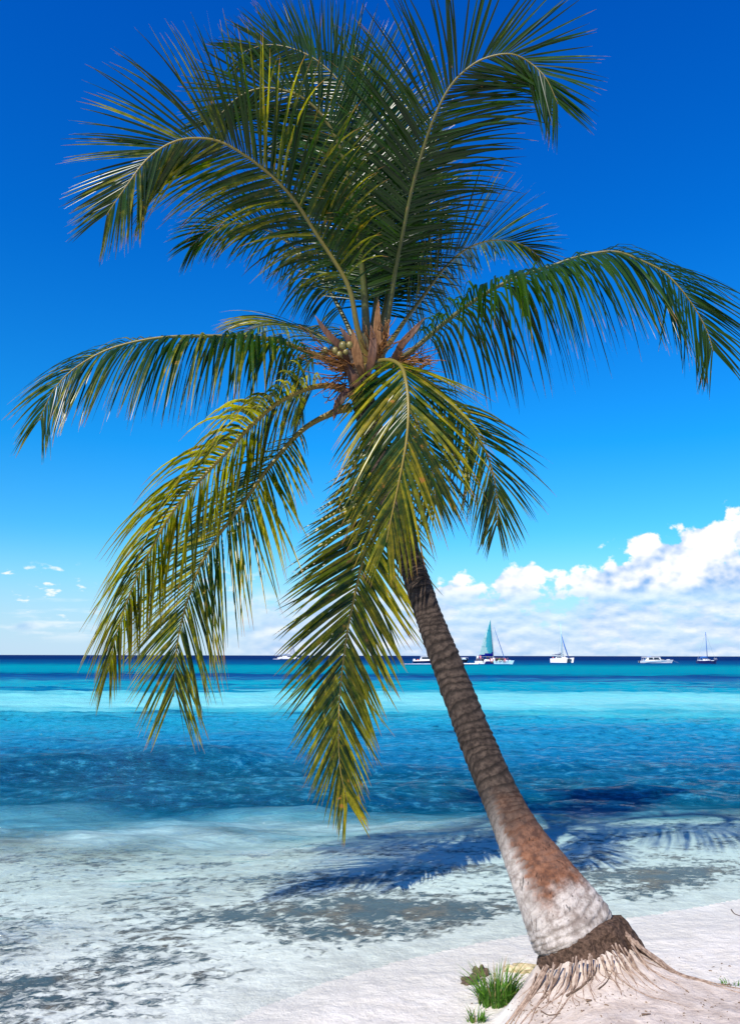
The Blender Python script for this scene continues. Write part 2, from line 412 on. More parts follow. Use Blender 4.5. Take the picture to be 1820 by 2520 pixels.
stops = [(band(2090), (0.92, 1.0, 0.97)), (band(2045), (0.62, 0.86, 0.86)), (band(2005), (0.13, 0.40, 0.50)), (band(1965), srgb(10, 92, 122)), (band(1900), srgb(2, 84, 120)),
         (band(1850), srgb(14, 118, 168)), (band(1800), srgb(28, 144, 190)), (band(1768), srgb(34, 168, 202)), (band(1748), srgb(60, 190, 208)), (band(1726), srgb(146, 232, 236)),
         (band(1703), srgb(124, 226, 232)), (band(1694), srgb(10, 160, 190)), (band(1680), srgb(14, 172, 196)), (band(1669), srgb(2, 105, 165)), (band(1660), srgb(0, 70, 135)),
         (band(1654), srgb(0, 150, 178)), (band(1641), srgb(0, 160, 180)), (band(1632), srgb(0, 92, 148)), (band(1622), srgb(0, 46, 108))]
stops = [(max(0, p), c) for p, c in stops]; 
bcol = t.ramp(tt, stops)
# patches of weed showing dark through the clear bands
pn = t.noise(t.vec(px_ * 0.10, py_ * 0.42, 9.0), 1.0, 6, 0.62)
pm = (pn + (t.noise(t.vec(px_ * 0.03, py_ * 0.1, 2.0), 1.0, 3, .5) - 0.5) * 0.6).step(0.54, 0.68)
midband = tt.step(band(2000), band(1930)) * (1.0 - tt.step(band(1765), band(1735)))
bcol = t.mix(pm * midband * 0.65, bcol, srgb(0, 52, 96))
pm2 = (1.0 - pn).step(0.56, 0.70)
bcol = t.mix(pm2 * midband * 0.55, bcol, srgb(70, 165, 196))
pm3 = t.noise(t.vec(px_ * 0.02, py_ * 0.22, 6.0), 1.0, 5, 0.6).step(0.52, 0.62) * tt.step(band(1700), band(1690)) * (1.0 - tt.step(band(1672), band(1662)))
bcol = t.mix(pm3 * 0.75, bcol, srgb(0, 88, 150))
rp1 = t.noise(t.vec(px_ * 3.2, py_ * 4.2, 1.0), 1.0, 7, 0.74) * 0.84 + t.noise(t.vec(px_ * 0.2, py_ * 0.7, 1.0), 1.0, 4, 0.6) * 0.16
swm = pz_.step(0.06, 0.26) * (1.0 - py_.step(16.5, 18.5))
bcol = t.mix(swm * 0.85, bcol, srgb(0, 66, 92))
bcol = t.mix(rp1.step(0.50, 0.64) * midband * 0.46 * (1.0 - swm * .9), bcol, srgb(84, 184, 220))  # pale sky reflections on the ripples, painted into the body colour
bcol = t.mix((1.0 - rp1).step(0.50, 0.64) * midband * 0.6, bcol, srgb(0, 44, 84))  # dark sides of the ripples, painted in the same way
bcol = t.mix(1.0, bcol, (0.60, 0.63, 0.60), 'MULTIPLY')
# how much of the bottom still shows
edge = G(910, 2000, 0).y
op = (py_ - px_ * 0.07 + (t.noise(t.vec(px_ * 0.5, py_ * 0.9), 1.0, 7, 0.72) - 0.5) * 5.0 + (t.noise(t.vec(px_ * 0.16, py_ * 0.3, 3.0), 1.0, 2, 0.5) - 0.5) * 4.0).step(edge - 1.8, edge + 1.4)
shallow = py_.step(4.5, edge)
op = (op + shallow * 0.18).clamp()
h1 = t.noise(t.scalev(pos, (1.0, 1.9, 1.0)), 2.2, 6, 0.62, 0.35)
h2 = t.noise(t.scalev(pos, (1.0, 1.8, 1.0), (3, 1, 0)), 9.0, 4, 0.6, 0.3)
h0 = t.noise(t.scalev(pos, (1.0, 2.4, 1.0), (7, 0, 0)), 0.9, 4, 0.6, 0.3)
bmpn = t.bump(h1 * 1.0 + h2 * 0.25 + h0 * 1.2, 1.0, 0.20)
fr = t.new('ShaderNodeFresnel'); fr.inputs['IOR'].default_value = 1.33; t.put(fr.inputs['Normal'], bmpn)
frs = (S(t.nt, fr.outputs[0]) * (0.68 + py_.step(8, 15) * 0.22 - py_.step(18, 110) * 0.86)).m('MINIMUM', 0.48) * S(t.nt, t.attr('depth').outputs['Fac']).step(-0.01, 0.07)
gl = t.new('ShaderNodeBsdfGlossy'); gl.inputs['Roughness'].default_value = 0.07; t.put(gl.inputs['Normal'], bmpn)
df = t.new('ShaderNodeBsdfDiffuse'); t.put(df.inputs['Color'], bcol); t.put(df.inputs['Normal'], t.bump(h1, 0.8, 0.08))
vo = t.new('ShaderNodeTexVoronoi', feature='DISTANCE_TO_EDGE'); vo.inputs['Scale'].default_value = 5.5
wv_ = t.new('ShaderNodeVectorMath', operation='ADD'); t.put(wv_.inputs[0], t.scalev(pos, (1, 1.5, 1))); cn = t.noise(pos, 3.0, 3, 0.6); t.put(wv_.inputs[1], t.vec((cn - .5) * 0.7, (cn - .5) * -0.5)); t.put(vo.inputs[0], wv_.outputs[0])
caus = 1.0 - S(t.nt, vo.outputs['Distance']).step(0.0, 0.16)  # caustic light network, painted into the surface's transmission tint
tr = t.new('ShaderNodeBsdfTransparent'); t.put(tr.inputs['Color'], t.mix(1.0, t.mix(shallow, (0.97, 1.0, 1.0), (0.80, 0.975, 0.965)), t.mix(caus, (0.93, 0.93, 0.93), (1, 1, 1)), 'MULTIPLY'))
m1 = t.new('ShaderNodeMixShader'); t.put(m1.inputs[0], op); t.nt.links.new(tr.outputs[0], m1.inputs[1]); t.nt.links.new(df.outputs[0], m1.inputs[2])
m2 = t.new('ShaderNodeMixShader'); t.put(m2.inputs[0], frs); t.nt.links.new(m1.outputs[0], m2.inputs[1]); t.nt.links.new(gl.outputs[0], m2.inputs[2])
t.nt.links.new(m2.outputs[0], out.inputs[0])
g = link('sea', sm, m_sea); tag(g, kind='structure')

# ------------------------------------------------------------------ palm materials
m_leaf, t, out = mat('palm_leaflet')
tv = S(t.nt, t.attr('t').outputs['Fac']); rn = S(t.nt, t.attr('rnd').outputs['Fac']); ye = S(t.nt, t.attr('yel').outputs['Fac'])
pos = t.new('ShaderNodeNewGeometry').outputs['Position']
nz = t.noise(pos, 14, 3, 0.6)
green = t.mix(rn, (0.004, 0.020, 0.001), (0.024, 0.062, 0.002))
yel = t.mix(rn, (0.28, 0.20, 0.005), (0.44, 0.34, 0.012))
k1 = (ye * 1.15 + (rn - 0.5) * 0.35 + (nz - 0.5) * 0.9 + tv * tv * 0.28 - 0.32).step(0.05, 0.75)
c = t.mix(k1 * 0.85, green, yel)
tipm = (tv + (rn - 0.5) * 0.16 + ye * 0.10 + (nz - .5) * .2).step(0.93, 1.02)
c = t.mix(tipm, c, (0.26, 0.12, 0.045))
c = t.mix((nz + ye * 0.18).step(0.74, 0.80) * 0.8, c, (0.32, 0.13, 0.03))
pb = principled(t, None, c, 0.27, None, 0.34)
tl = t.new('ShaderNodeBsdfTranslucent'); t.put(tl.inputs['Color'], t.mix(1.0, c, (2.3, 2.8, 0.5), 'MULTIPLY'))
mx = t.new('ShaderNodeMixShader'); mx.inputs[0].default_value = 0.36
t.nt.links.new(pb.outputs[0], mx.inputs[1]); t.nt.links.new(tl.outputs[0], mx.inputs[2]); t.nt.links.new(mx.outputs[0], out.inputs[0])
m_rach, t, out = mat('frond_rachis')
tv = S(t.nt, t.attr('t').outputs['Fac']); ye = S(t.nt, t.attr('yel').outputs['Fac'])
pos = t.new('ShaderNodeNewGeometry').outputs['Position']; nz = t.noise(pos, 18, 4, 0.6)
c = t.mix(tv.step(0.0, 0.22), (0.08, 0.06, 0.02), (0.05, 0.062, 0.010))
c = t.mix(tv.step(0.3, 0.9), c, (0.15, 0.12, 0.022)); c = t.mix(ye * 0.7, c, (0.36, 0.24, 0.035)); c = t.mix(nz.step(0.55, 0.75) * 0.5, c, (0.20, 0.12, 0.05))
principled(t, out, c, 0.42, t.bump(nz, 0.3, 0.01), 0.4)
def simple(name, c1, c2, rough=0.6, scale=12, bump=0.3, bd=0.01, spec=0.4, stretch=(1, 1, 1), **k):
    m, t, out = mat(name); pos = t.new('ShaderNodeTexCoord').outputs['Object']
    nz = t.noise(t.scalev(pos, stretch), scale, 5, 0.62)
    principled(t, out, t.mix(nz.step(0.3, 0.7), c1, c2), rough, t.bump(nz, bump, bd), spec, **k); return m
m_spathe = simple('dry_spathe', (0.040, 0.015, 0.008), (0.13, 0.055, 0.026), 0.6, 30, 0.6, 0.006, 0.4, (1, 1, .25))
m_sheath = simple('fibre_sheath', (0.10, 0.046, 0.018), (0.24, 0.125, 0.055), 0.8, 60, 0.8, 0.006, 0.2, (1, 1, .15))
m_stalk = simple('flower_stalk', (0.10, 0.038, 0.010), (0.27, 0.12, 0.028), 0.6, 20)
m_nut = simple('young_coconut', (0.09, 0.085, 0.02), (0.22, 0.17, 0.05), 0.4, 20, 0.1)
m_root = simple('palm_root', (0.13, 0.080, 0.055), (0.40, 0.295, 0.225), 0.85, 40, 0.8, 0.006, 0.2)
m_collar = simple('root_collar', (0.030, 0.018, 0.012), (0.13, 0.08, 0.055), 0.9, 45, 1.0, 0.02, 0.15)

# ------------------------------------------------------------------ palm tree
palm = empty('palm_tree', TB); tag(palm, 'tall leaning coconut palm with ringed trunk and arching green fronds, rooted on the sand mound', 'palm tree')
PI_ = Matrix.Translation(-TB)
trunk_pts = [(1410, 2302, 103, 5.02), (1397, 2277, 104, 5.04), (1368, 2225, 93, 5.09), (1338, 2172, 80, 5.16), (1286, 2076, 60, 5.32), (1242, 1985, 48.5, 5.50), (1196, 1880, 44.5, 5.72), (1149, 1763, 41, 5.97),
             (1103, 1647, 37.5, 6.22), (1059, 1530, 33.5, 6.47), (1020, 1414, 31, 6.72), (993, 1336, 29.5, 6.88), (960, 1225, 28, 7.08), (925, 1110, 27, 7.28), (897, 1000, 27, 7.46), (884, 920, 30, 7.56), (878, 860, 24, 7.62)]
tp = [(*P(a, b, d), hw * d / F) for a, b, hw, d in trunk_pts]
NS, NA = 620, 72
cur, TL = catmull(tp, NS)
vs = []; ringa = []; anga = []
rng = np.random.RandomState(11)
# leaf-scar rings, spacing shrinking upwards
rings = [0.0]
while rings[-1] < TL:
    f_ = rings[-1] / TL; rings.append(rings[-1] + (0.036 + 0.028 * np.exp(-((f_ - 0.35) / 0.35) ** 2)) * rng.uniform(0.6, 1.45) if f_ > 0.035 else rings[-1] + rng.uniform(0.022, 0.05))
rings = np.array(rings); ramp_amp = rng.uniform(0.6, 1.3, len(rings)); rt = rng.uniform(-0.05, 0.05, len(rings)); rph = rng.uniform(0, 6.28, len(rings))
ref = Vector((0, -1, 0)); s_arr = np.linspace(0, TL, NS)
ph = np.arange(NA) / NA * 2 * math.pi
prof_all = []
for i in range(NS):
    p = Vector(cur[i, :3]); T = Vector(cur[min(i + 1, NS - 1), :3]) - Vector(cur[max(i - 1, 0), :3]); T.normalize()
    A = (ref - T * ref.dot(T)).normalized(); B = T.cross(A)     # A faces the camera, B to the right seen from the camera? 
    f_ = s_arr[i] / TL; r0 = cur[i, 3]
    sj = s_arr[i] + 0.026 * np.sin(ph + 1.0 + s_arr[i] * 13) + 0.008 * np.sin(3 * ph + i * 0.004) + 0.014 * (vnoise(ph * 3.2, np.full(NA, s_arr[i] * 9), 3) - 0.5)
    k = np.clip(np.searchsorted(rings, sj) - 1, 0, len(rings) - 2)
    fr_ = (sj - rings[k]) / (rings[k + 1] - rings[k])
    saw = (1 - fr_) ** 1.3 * np.minimum(1, fr_ * 9)          # widest just above each scar, undercut below it
    a_ = 0.0036 * (1 if f_ > 0.24 else 0.30) * sstep(f_, 0.02, 0.24) + 0.0022 + 0.009 * (1 - sstep(f_, 0.012, 0.04))
    rad = r0 - a_ * 0.6 + a_ * 1.5 * saw * ramp_amp[k] * (0.6 + 0.8 * vnoise(ph * 2.0, k * 3.1, 5)) + 0.010 * (vnoise(ph * 1.6, np.full(NA, s_arr[i] * 2.0), 8) - 0.5) * (1 + 2 * (f_ < .1)) + 0.003 * (vnoise(ph * 14, np.full(NA, s_arr[i] * 55), 6) - 0.5)
    rad = rad * (1 - 0.035 * (1 - sstep(np.full(NA, f_), 0.0, 0.006)) * (0.6 + 0.8 * vnoise(ph * 3.5, ph * 0, 12)))
    for j in range(NA):
        vs.append(PI_ @ (p + (A * math.cos(ph[j]) + B * math.sin(ph[j])) * rad[j]))
    prof_all.append(saw); ringa.append(np.full(NA, f_)); anga.append(ph)
fs = [(i * NA + j, i * NA + (j + 1) % NA, (i + 1) * NA + (j + 1) % NA, (i + 1) * NA + j) for i in range(NS - 1) for j in range(NA)]
tm = mesh_np('trunk', vs, fs)
fattr(tm, 'h', np.array(ringa)); fattr(tm, 'saw', np.array(prof_all)); fattr(tm, 'ang', np.cos(np.array(anga) - 0.75)); 
m_bark, t, out = mat('palm_bark')
hh = S(t.nt, t.attr('h').outputs['Fac']); sw = S(t.nt, t.attr('saw').outputs['Fac']); an = S(t.nt, t.attr('ang').outputs['Fac'])
pos = t.new('ShaderNodeTexCoord').outputs['Object']
n0 = t.noise(pos, 6, 5, 0.6); nf = t.noise(t.scalev(pos, (1, 1, .22)), 75, 4, 0.7); nm = t.noise(pos, 22, 4, 0.65)
hi = t.mix(nm.step(0.3, 0.7), (0.018, 0.012, 0.009), (0.074, 0.053, 0.040))  # darker upper bark, with the crown's shade put into its colour
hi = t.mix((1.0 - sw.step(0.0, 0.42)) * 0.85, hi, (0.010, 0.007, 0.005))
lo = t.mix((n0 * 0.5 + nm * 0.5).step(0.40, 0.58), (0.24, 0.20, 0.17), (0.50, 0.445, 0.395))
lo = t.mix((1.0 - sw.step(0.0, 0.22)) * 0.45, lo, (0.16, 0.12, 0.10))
stain = (hh - 0.118).m('ABSOLUTE')
st = (1.0 - (stain + (n0 - 0.5) * 0.10).step(0.050, 0.095)) * (an + (nm - 0.5) * 0.7 + (n0 - .5) * .6 + (sw - .5) * .3).step(0.05, 0.50)
lo = t.mix(st * 0.88, lo, t.mix(nm.step(.3, .7), (0.055, 0.015, 0.005), (0.19, 0.060, 0.016)))
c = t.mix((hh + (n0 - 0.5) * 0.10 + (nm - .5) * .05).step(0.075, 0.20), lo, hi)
c = t.mix((nf - 0.5).step(0.04, 0.25) * 0.45, c, (0.07, 0.05, 0.04))
crack = t.noise(t.scalev(pos, (1, 1, .12)), 38, 3, 0.5).step(0.66, 0.72)
c = t.mix(crack * 0.6, c, (0.03, 0.022, 0.018))
principled(t, out, c, 0.85, t.bump(nf * 1.2 + nm * 0.4 - crack * 1.0 + sw * 0.15, 1.0, 0.009), 0.2)
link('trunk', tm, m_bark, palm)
# root collar: knobbly ring under the foot of the trunk
rg = np.random.RandomState(3); v = []; NU, NV = 120, 16
ax0 = Vector(cur[0, :3]); axT = (Vector(cur[40, :3]) - Vector(cur[0, :3])).normalized()
A = (ref - axT * ref.dot(axT)).normalized(); B = axT.cross(A)
for i in range(NU):
    a = i / NU * 2 * math.pi
    for j in range(NV):
        q = j / (NV - 1); s_ = 0.05 - 0.42 * q
        lump = 0.040 * (vnoise(np.array([a * 6.5]), np.array([q * 5.0]), 3)[0]) + 0.026 * vnoise(np.array([a * 19]), np.array([q * 14.0]), 4)[0]
        side = 0.030 * max(0, math.sin(a - 0.2)) 
        rad = 0.260 + lump * math.sin(min(1, q * 4) * math.pi / 2) + side * math.sin(min(1, q * 3) * 1.57) - 0.02 + 0.04 * q
        if j <= 1: rad = 0.20
        elif j == 2: rad = 0.25 + lump * 0.3
        v.append(PI_ @ (ax0 + axT * s_ + (A * math.cos(a) + B * math.sin(a)) * rad))
f = [(i * NV + j, ((i + 1) % NU) * NV + j, ((i + 1) % NU) * NV + j + 1, i * NV + j + 1) for i in range(NU) for j in range(NV - 1)]
link('root_collar', mesh_np('root_collar', v, f), m_collar, palm)
def gz(x, y):
    return float(ground_z(np.array([x]), np.array([y]))[0][0])
random.seed(5)
def add_root(a, r0, L, rad, dz=0.0, wob=0.10):
    pts = []; n = 14; x = TB.x + math.cos(a) * r0; y = TB.y + math.sin(a) * r0; ang = a
    for i in range(n):
        q = i / (n - 1); lift = 0.05 * max(0, 1 - q * 4) ** 1.5
        pts.append(PI_ @ Vector((x, y, gz(x, y) + rad * (0.55 - 1.0 * q) + lift + dz)))
        ang += random.gauss(0, wob); x += math.cos(ang) * L / n; y += math.sin(ang) * L / n
    MB().tube(pts, [rad * (1 - 0.75 * i / (n - 1)) * random.uniform(.8, 1.2) for i in range(n)], 6).build('root', m_root, palm, True)
for i in range(74):
    a = R(random.uniform(-165, 8)) if i < 66 else R(random.uniform(0, 40))
    add_root(a, random.uniform(0.23, 0.33), random.choice((0.12, 0.18, 0.25, 0.34)) * random.uniform(0.8, 1.3), random.uniform(0.003, 0.0075), 0, 0.20)
for a, L, rd in ((-150, 0.95, .014), (-146, 0.8, .011), (-154, 0.85, .010), (-140, 0.7, .010), (-132, .6, .009), (-158, .7, .009), (-18, 1.3, .012), (-14, 1.5, .011), (-10, 1.6, .010), (-22, 1.0, .009), (-6, 1.2, .009), (-2, .9, .010), (-110, .75, .008), (-80, .7, .008)):
    add_root(R(a + random.gauss(0, 4)), 0.26, L * random.uniform(.7, 1.1), rd * .62, 0.002, 0.13)

# ---- fronds
UP = Vector((0, 0, 1))
def frond(pts, U0, U1, Lmax, droop, yel, seed, t0=0.2, amid=58, atip=22, vee=12, asym=(1.0, 1.0), spacing=0.025, wid=0.029, rb=0.023, curl=0.10, tipl=0.38, dexp=1.35, drt=None):
    rnd = random.Random(seed)
    n = 90
    raw = [tuple(P(*p)) for p in pts]
    c, L = catmull(raw, n)
    par = empty('frond', Vector(c[0]) - TB) if False else None
    mb = MB(); vs = [Vector(p) for p in c]
    rads = [rb * (1 - q) ** 1.1 * (1.0 + 0.9 * math.exp(-q / 0.05)) + 0.0035 for q in np.linspace(0, 1, n)]
    mb.tube([PI_ @ p for p in vs], rads, 8)
    ra = mb.build('frond', m_rach, palm, True)
    fattr(ra.data, 't', np.concatenate([np.repeat(np.linspace(0, 1, n), 8)])); fattr(ra.data, 'yel', np.full(n * 8, yel))
    V = []; Fc = []; TA = []; RA = []; YA = []
    N = int(L * (1 - t0) / spacing); K = 8
    U0 = Vector(U0).normalized(); U1 = Vector(U1).normalized()
    for side in (-1, 1):
        gap = 0
        for i in range(N):
            q = (i + rnd.uniform(-0.3, 0.3)) / N; q = min(max(q, 0), 1); tt_ = t0 + (1 - t0) * q
            if rnd.random() < 0.02: gap = rnd.randint(1, 2)
            if gap > 0: gap -= 1; continue
            x = tt_ * (n - 1); i0 = min(int(x), n - 2); fx = x - i0
            p = vs[i0].lerp(vs[i0 + 1], fx); T = (vs[min(i0 + 2, n - 1)] - vs[max(i0 - 1, 0)]).normalized()
            U = (U0 * (1 - tt_) + U1 * tt_).normalized()
            Sd = T.cross(U)
            if Sd.length < 0.05: Sd = T.cross(Vector((1, 0, 0)))
            Sd.normalize(); Nn = Sd.cross(T)
            ang = R(amid + 14 * max(0, 1 - q * 3) - (amid - atip) * max(0, (q - 0.3) / 0.7) ** 1.15 + rnd.gauss(0, 3.2))
            ve = R(vee + rnd.gauss(0, 6))
            d = T * math.cos(ang) + (Sd * side * math.cos(ve) + Nn * math.sin(ve)) * math.sin(ang)
            ln = Lmax * asym[0 if side < 0 else 1] * (0.50 + 0.50 * min(1, q / 0.22)) * (1 - (1 - tipl) * max(0, (q - 0.45) / 0.55) ** 1.3) * rnd.uniform(0.88, 1.07)
            wd_ = wid * (0.62 + 0.38 * min(1, q / 0.2)) * (1 - 0.45 * q) * rnd.uniform(0.82, 1.12)
            yv = min(1, max(0, yel + rnd.gauss(0, 0.10))); rv = rnd.random()
            dr = (droop + ((droop if drt is None else drt) - droop) * sstep(q, 0.35, 0.85)) * rnd.uniform(0.75, 1.3); cu = curl * rnd.gauss(0, 1)
            st_ = ln / (K - 1); pp = p + Sd * side * rads[i0] * 0.6; b = len(V)
            tw = rnd.gauss(0, 0.35)
            for k in range(K):
                s_ = k / (K - 1)
                dd = (d + Vector((0, 0, -1)) * dr * (s_ ** dexp) + T * cu * s_).normalized()
                wv = dd.cross(Nn if abs(dd.dot(Nn)) < 0.92 else T)
                wv.normalize(); nn = wv.cross(dd)
                wv2 = (wv * math.cos(tw * s_ * 1.6) + nn * math.sin(tw * s_ * 1.6)); nn = wv2.cross(dd)
                ww = wd_ * 0.5 * (min(1, 0.45 + s_ * 3.2)) * (1 - s_ ** 2.4) + 0.0006
                o = PI_ @ pp
                V += [o - wv2 * ww - nn * ww * 0.35, o, o + wv2 * ww - nn * ww * 0.35]
                TA += [s_] * 3; RA += [rv] * 3; YA += [yv] * 3
                pp = pp + dd * st_
                if k:
                    a0 = b + 3 * (k - 1)
                    Fc += [(a0, a0 + 1, a0 + 4, a0 + 3), (a0 + 1, a0 + 2, a0 + 5, a0 + 4)]
    me = mesh_np('leaflets', V, Fc)
    fattr(me, 't', TA); fattr(me, 'rnd', RA); fattr(me, 'yel', YA)
    link('leaflets', me, m_leaf, ra)
    return ra
TC = Vector((0, -1, 0))
D0 = 7.6
# top-left front frond
frond([(908, 898, 7.45), (880, 810, 7.38), (854, 698, 7.3), (777, 574, 7.2), (715, 481, 7.1), (637, 407, 7.0), (552, 353, 6.9), (490, 340, 6.85), (428, 349, 6.8), (366, 388, 6.75), (312, 457, 6.7), (262, 530, 6.7)],
      (0.8, 0.55, .4), (0.1, 0.9, 0.5), 1.08, 0.75, 0.35, 1, 0.2, 60, 22, 8, drt=.15, spacing=.021)
# tall centre-left
frond([(900, 890, 7.6), (900, 790, 7.6), (890, 650, 7.6), (880, 560, 7.55), (866, 481, 7.5), (839, 372, 7.45), (800, 295, 7.4), (754, 248, 7.35), (707, 225, 7.3), (645, 217, 7.3), (585, 240, 7.3), (525, 300, 7.3)],
      (0.1, 1, 0.1), (-.1, 0.9, 0.5), 1.02, 0.12, 0.0, 2, 0.17, 60, 24, 8, rb=.036, spacing=.019)
# behind it, rising and bending left
frond([(905, 880, 7.7), (925, 740, 7.75), (935, 600, 7.8), (930, 450, 7.85), (905, 330, 7.9), (860, 235, 7.95), (800, 165, 8.0), (735, 125, 8.05), (660, 110, 8.1), (590, 130, 8.1)],
      (0.6, 1, 0.2), (0, 0.9, 0.5), 0.98, 0.14, 0.0, 3, 0.2, 58, 24, 6, spacing=.02)
# another up the middle, slightly right
frond([(915, 880, 7.8), (950, 740, 7.95), (965, 600, 8.1), (960, 470, 8.2), (945, 360, 8.3), (925, 270, 8.35), (895, 190, 8.4), (850, 140, 8.4)],
      (-0.6, 1, 0.1), (-0.3, 0.9, 0.2), 0.88, 0.2, 0.0, 4, 0.2, 56, 22, 10, tipl=.5, spacing=.02)
# top-right frond
frond([(935, 890, 7.6), (955, 780, 7.5), (975, 650, 7.4), (990, 575, 7.3), (1013, 465, 7.2), (1041, 364, 7.1), (1072, 279, 7.0), (1110, 209, 6.95), (1157, 163, 6.9), (1203, 140, 6.85), (1258, 133, 6.8), (1304, 155, 6.8), (1343, 194, 6.75), (1372, 256, 6.75)],
      (-0.6, .8, 0.2), (0, 0.9, 0.45), 1.04, 0.45, 0.02, 5, 0.22, 60, 24, 6, drt=.1, spacing=.021)
# dark one filling the middle of the crown
frond([(915, 885, 7.8), (925, 740, 8.1), (905, 590, 8.35), (870, 470, 8.5), (820, 385, 8.6), (755, 340, 8.7), (690, 335, 8.7)],
      (0.3, 1, 0.1), (0, 1, 0.5), 0.95, 0.3, 0.0, 18, 0.2, 58, 24, 6, spacing=.021)
frond([(925, 885, 7.8), (960, 740, 8.1), (990, 600, 8.3), (1010, 480, 8.4), (1040, 390, 8.5), (1085, 330, 8.5)],
      (-0.4, 1, 0.1), (0, 1, 0.4), 0.85, 0.35, 0.0, 19, 0.2, 58, 24, 6, spacing=.022)
# right, behind
frond([(930, 880, 7.7), (958, 845, 7.8), (999, 785, 8.0), (1040, 730, 8.2), (1091, 662, 8.4), (1141, 617, 8.6), (1192, 595, 8.8), (1240, 592, 9.0), (1290, 605, 9.1), (1330, 635, 9.2)],
      (-.2, 0.6, 0.9), (0, 0.3, 1), 0.95, 0.30, 0.30, 6, 0.2, 52, 18, 12)
# big right frond
frond([(925, 905, 7.5), (985, 880, 7.4), (1019, 858, 7.35), (1097, 791, 7.3), (1181, 730, 7.2), (1265, 685, 7.1), (1349, 657, 7.0), (1405, 637, 6.95), (1462, 623, 6.9), (1518, 620, 6.85), (1574, 640, 6.8), (1630, 668, 6.75), (1675, 713, 6.7), (1712, 765, 6.7), (1738, 815, 6.7), (1754, 865, 6.7)],
      (0.1, 0.4, 1), (0.1, -1.6, 0.5), 1.33, 2.6, 0.03, 7, 0.16, 70, 28, 0, spacing=.021, dexp=0.75, drt=0.30, tipl=.30)
# left frond
frond([(870, 915, 7.5), (824, 893, 7.45), (769, 871, 7.4), (687, 840, 7.3), (604, 829, 7.2), (494, 827, 7.1), (385, 832, 7.05), (275, 857, 7.0), (192, 901, 6.95), (140, 950, 6.9), (112, 1000, 6.9), (98, 1035, 6.9)],
      (0, 0.3, 1), (-0.2, -1.5, 0.7), 1.08, 2.8, 0.30, 8, 0.15, 72, 28, 0, wid=.033, dexp=0.7, drt=0.7, tipl=.36)
# small one behind on the left
frond([(880, 890, 7.7), (820, 845, 8.1), (760, 815, 8.5), (700, 800, 8.9), (640, 803, 9.3), (590, 825, 9.6)],
      (0, -.2, 1), (0, -0.2, 1), 0.85, 0.9, 0.42, 9, 0.15, 60, 22, 10)
# hanging behind on the left
frond([(872, 910, 7.7), (830, 870, 8.0), (790, 868, 8.3), (755, 900, 8.5), (740, 960, 8.6), (735, 1030, 8.6)],
      (0, -.4, 1), (-0.6, -0.6, 0.5), 0.62, 0.8, 0.28, 10, 0.2, 60, 22, 6)
# lower-left front frond
frond([(872, 975, 7.45), (845, 960, 7.38), (813, 949, 7.3), (758, 956, 7.15), (687, 989, 7.0), (621, 1044, 6.85), (549, 1121, 6.7), (483, 1190, 6.6), (428, 1255, 6.5), (383, 1330, 6.45), (341, 1412, 6.4), (308, 1494, 6.4), (282, 1577, 6.4), (266, 1655, 6.4)],
      (-0.2, 0.5, 1), (-0.9, 0.1, 0.5), 1.10, 1.35, 0.56, 11, 0.13, 62, 28, 0, wid=.032, dexp=.9, tipl=.30, spacing=.021)
# lower-left, second
frond([(862, 1002, 7.45), (818, 1016, 7.4), (742, 1060, 7.3), (659, 1154, 7.15), (590, 1250, 7.05), (533, 1325, 7.0), (489, 1400, 6.95), (464, 1470, 6.9), (445, 1538, 6.9), (434, 1604, 6.9), (431, 1665, 6.9), (428, 1715, 6.9)],
      (-0.4, -0.4, 1), (-0.3, -1.2, 0.1), 1.12, 0.42, 0.46, 12, 0.17, 54, 22, -4, tipl=.5)
# bottom centre frond
frond([(895, 985, 7.6), (925, 1000, 7.9), (938, 1080, 8.0), (930, 1180, 8.0), (908, 1300, 7.9), (880, 1430, 7.8), (855, 1550, 7.7), (838, 1684, 7.6), (833, 1785, 7.5), (836, 1886, 7.45), (855, 1975, 7.4)],
      (0, -1, 0.2), (0.1, -1, 0.1), 0.95, 0.22, 0.53, 13, 0.16, 47, 17, -3, tipl=.42, wid=.04)
# front centre frond
frond([(900, 905, 7.45), (930, 890, 7.2), (962, 888, 6.9), (986, 902, 6.65), (997, 932, 6.5), (1003, 975, 6.4), (1004, 1025, 6.32), (1000, 1080, 6.28), (990, 1140, 6.25), (978, 1200, 6.25), (962, 1275, 6.25), (950, 1335, 6.25)],
      (0.1, -0.4, 1), (0.0, -1, 0.1), 0.98, 0.55, 0.42, 14, 0.19, 46, 14, -16, tipl=.40, wid=.034)
# lower right, behind
frond([(905, 900, 7.6), (985, 905, 7.75), (1060, 945, 7.8), (1125, 1010, 7.8), (1175, 1075, 7.75), (1203, 1135, 7.7), (1218, 1195, 7.7), (1224, 1250, 7.7), (1222, 1295, 7.7)],
      (0.1, -0.5, 1), (0.3, -1, 0.2), 0.90, 0.55, 0.34, 15, 0.25, 52, 18, -4)
frond([(905, 930, 7.5), (960, 950, 7.4), (1010, 1010, 7.35), (1045, 1090, 7.3), (1065, 1170, 7.3), (1072, 1240, 7.3)],
      (0.2, -0.5, 0.9), (0.3, -1, 0.1), 0.75, 0.5, 0.30, 16, 0.25, 50, 18, -4)
# dark one tucked behind the top-left frond
frond([(885, 880, 7.7), (850, 790, 7.9), (800, 700, 8.1), (735, 620, 8.3), (665, 570, 8.5), (590, 550, 8.6), (520, 565, 8.7), (465, 610, 8.7)],
      (0, 0.5, 0.8), (0, 0.3, 1), 0.88, 0.7, 0.10, 17, 0.2, 58, 20, 4)

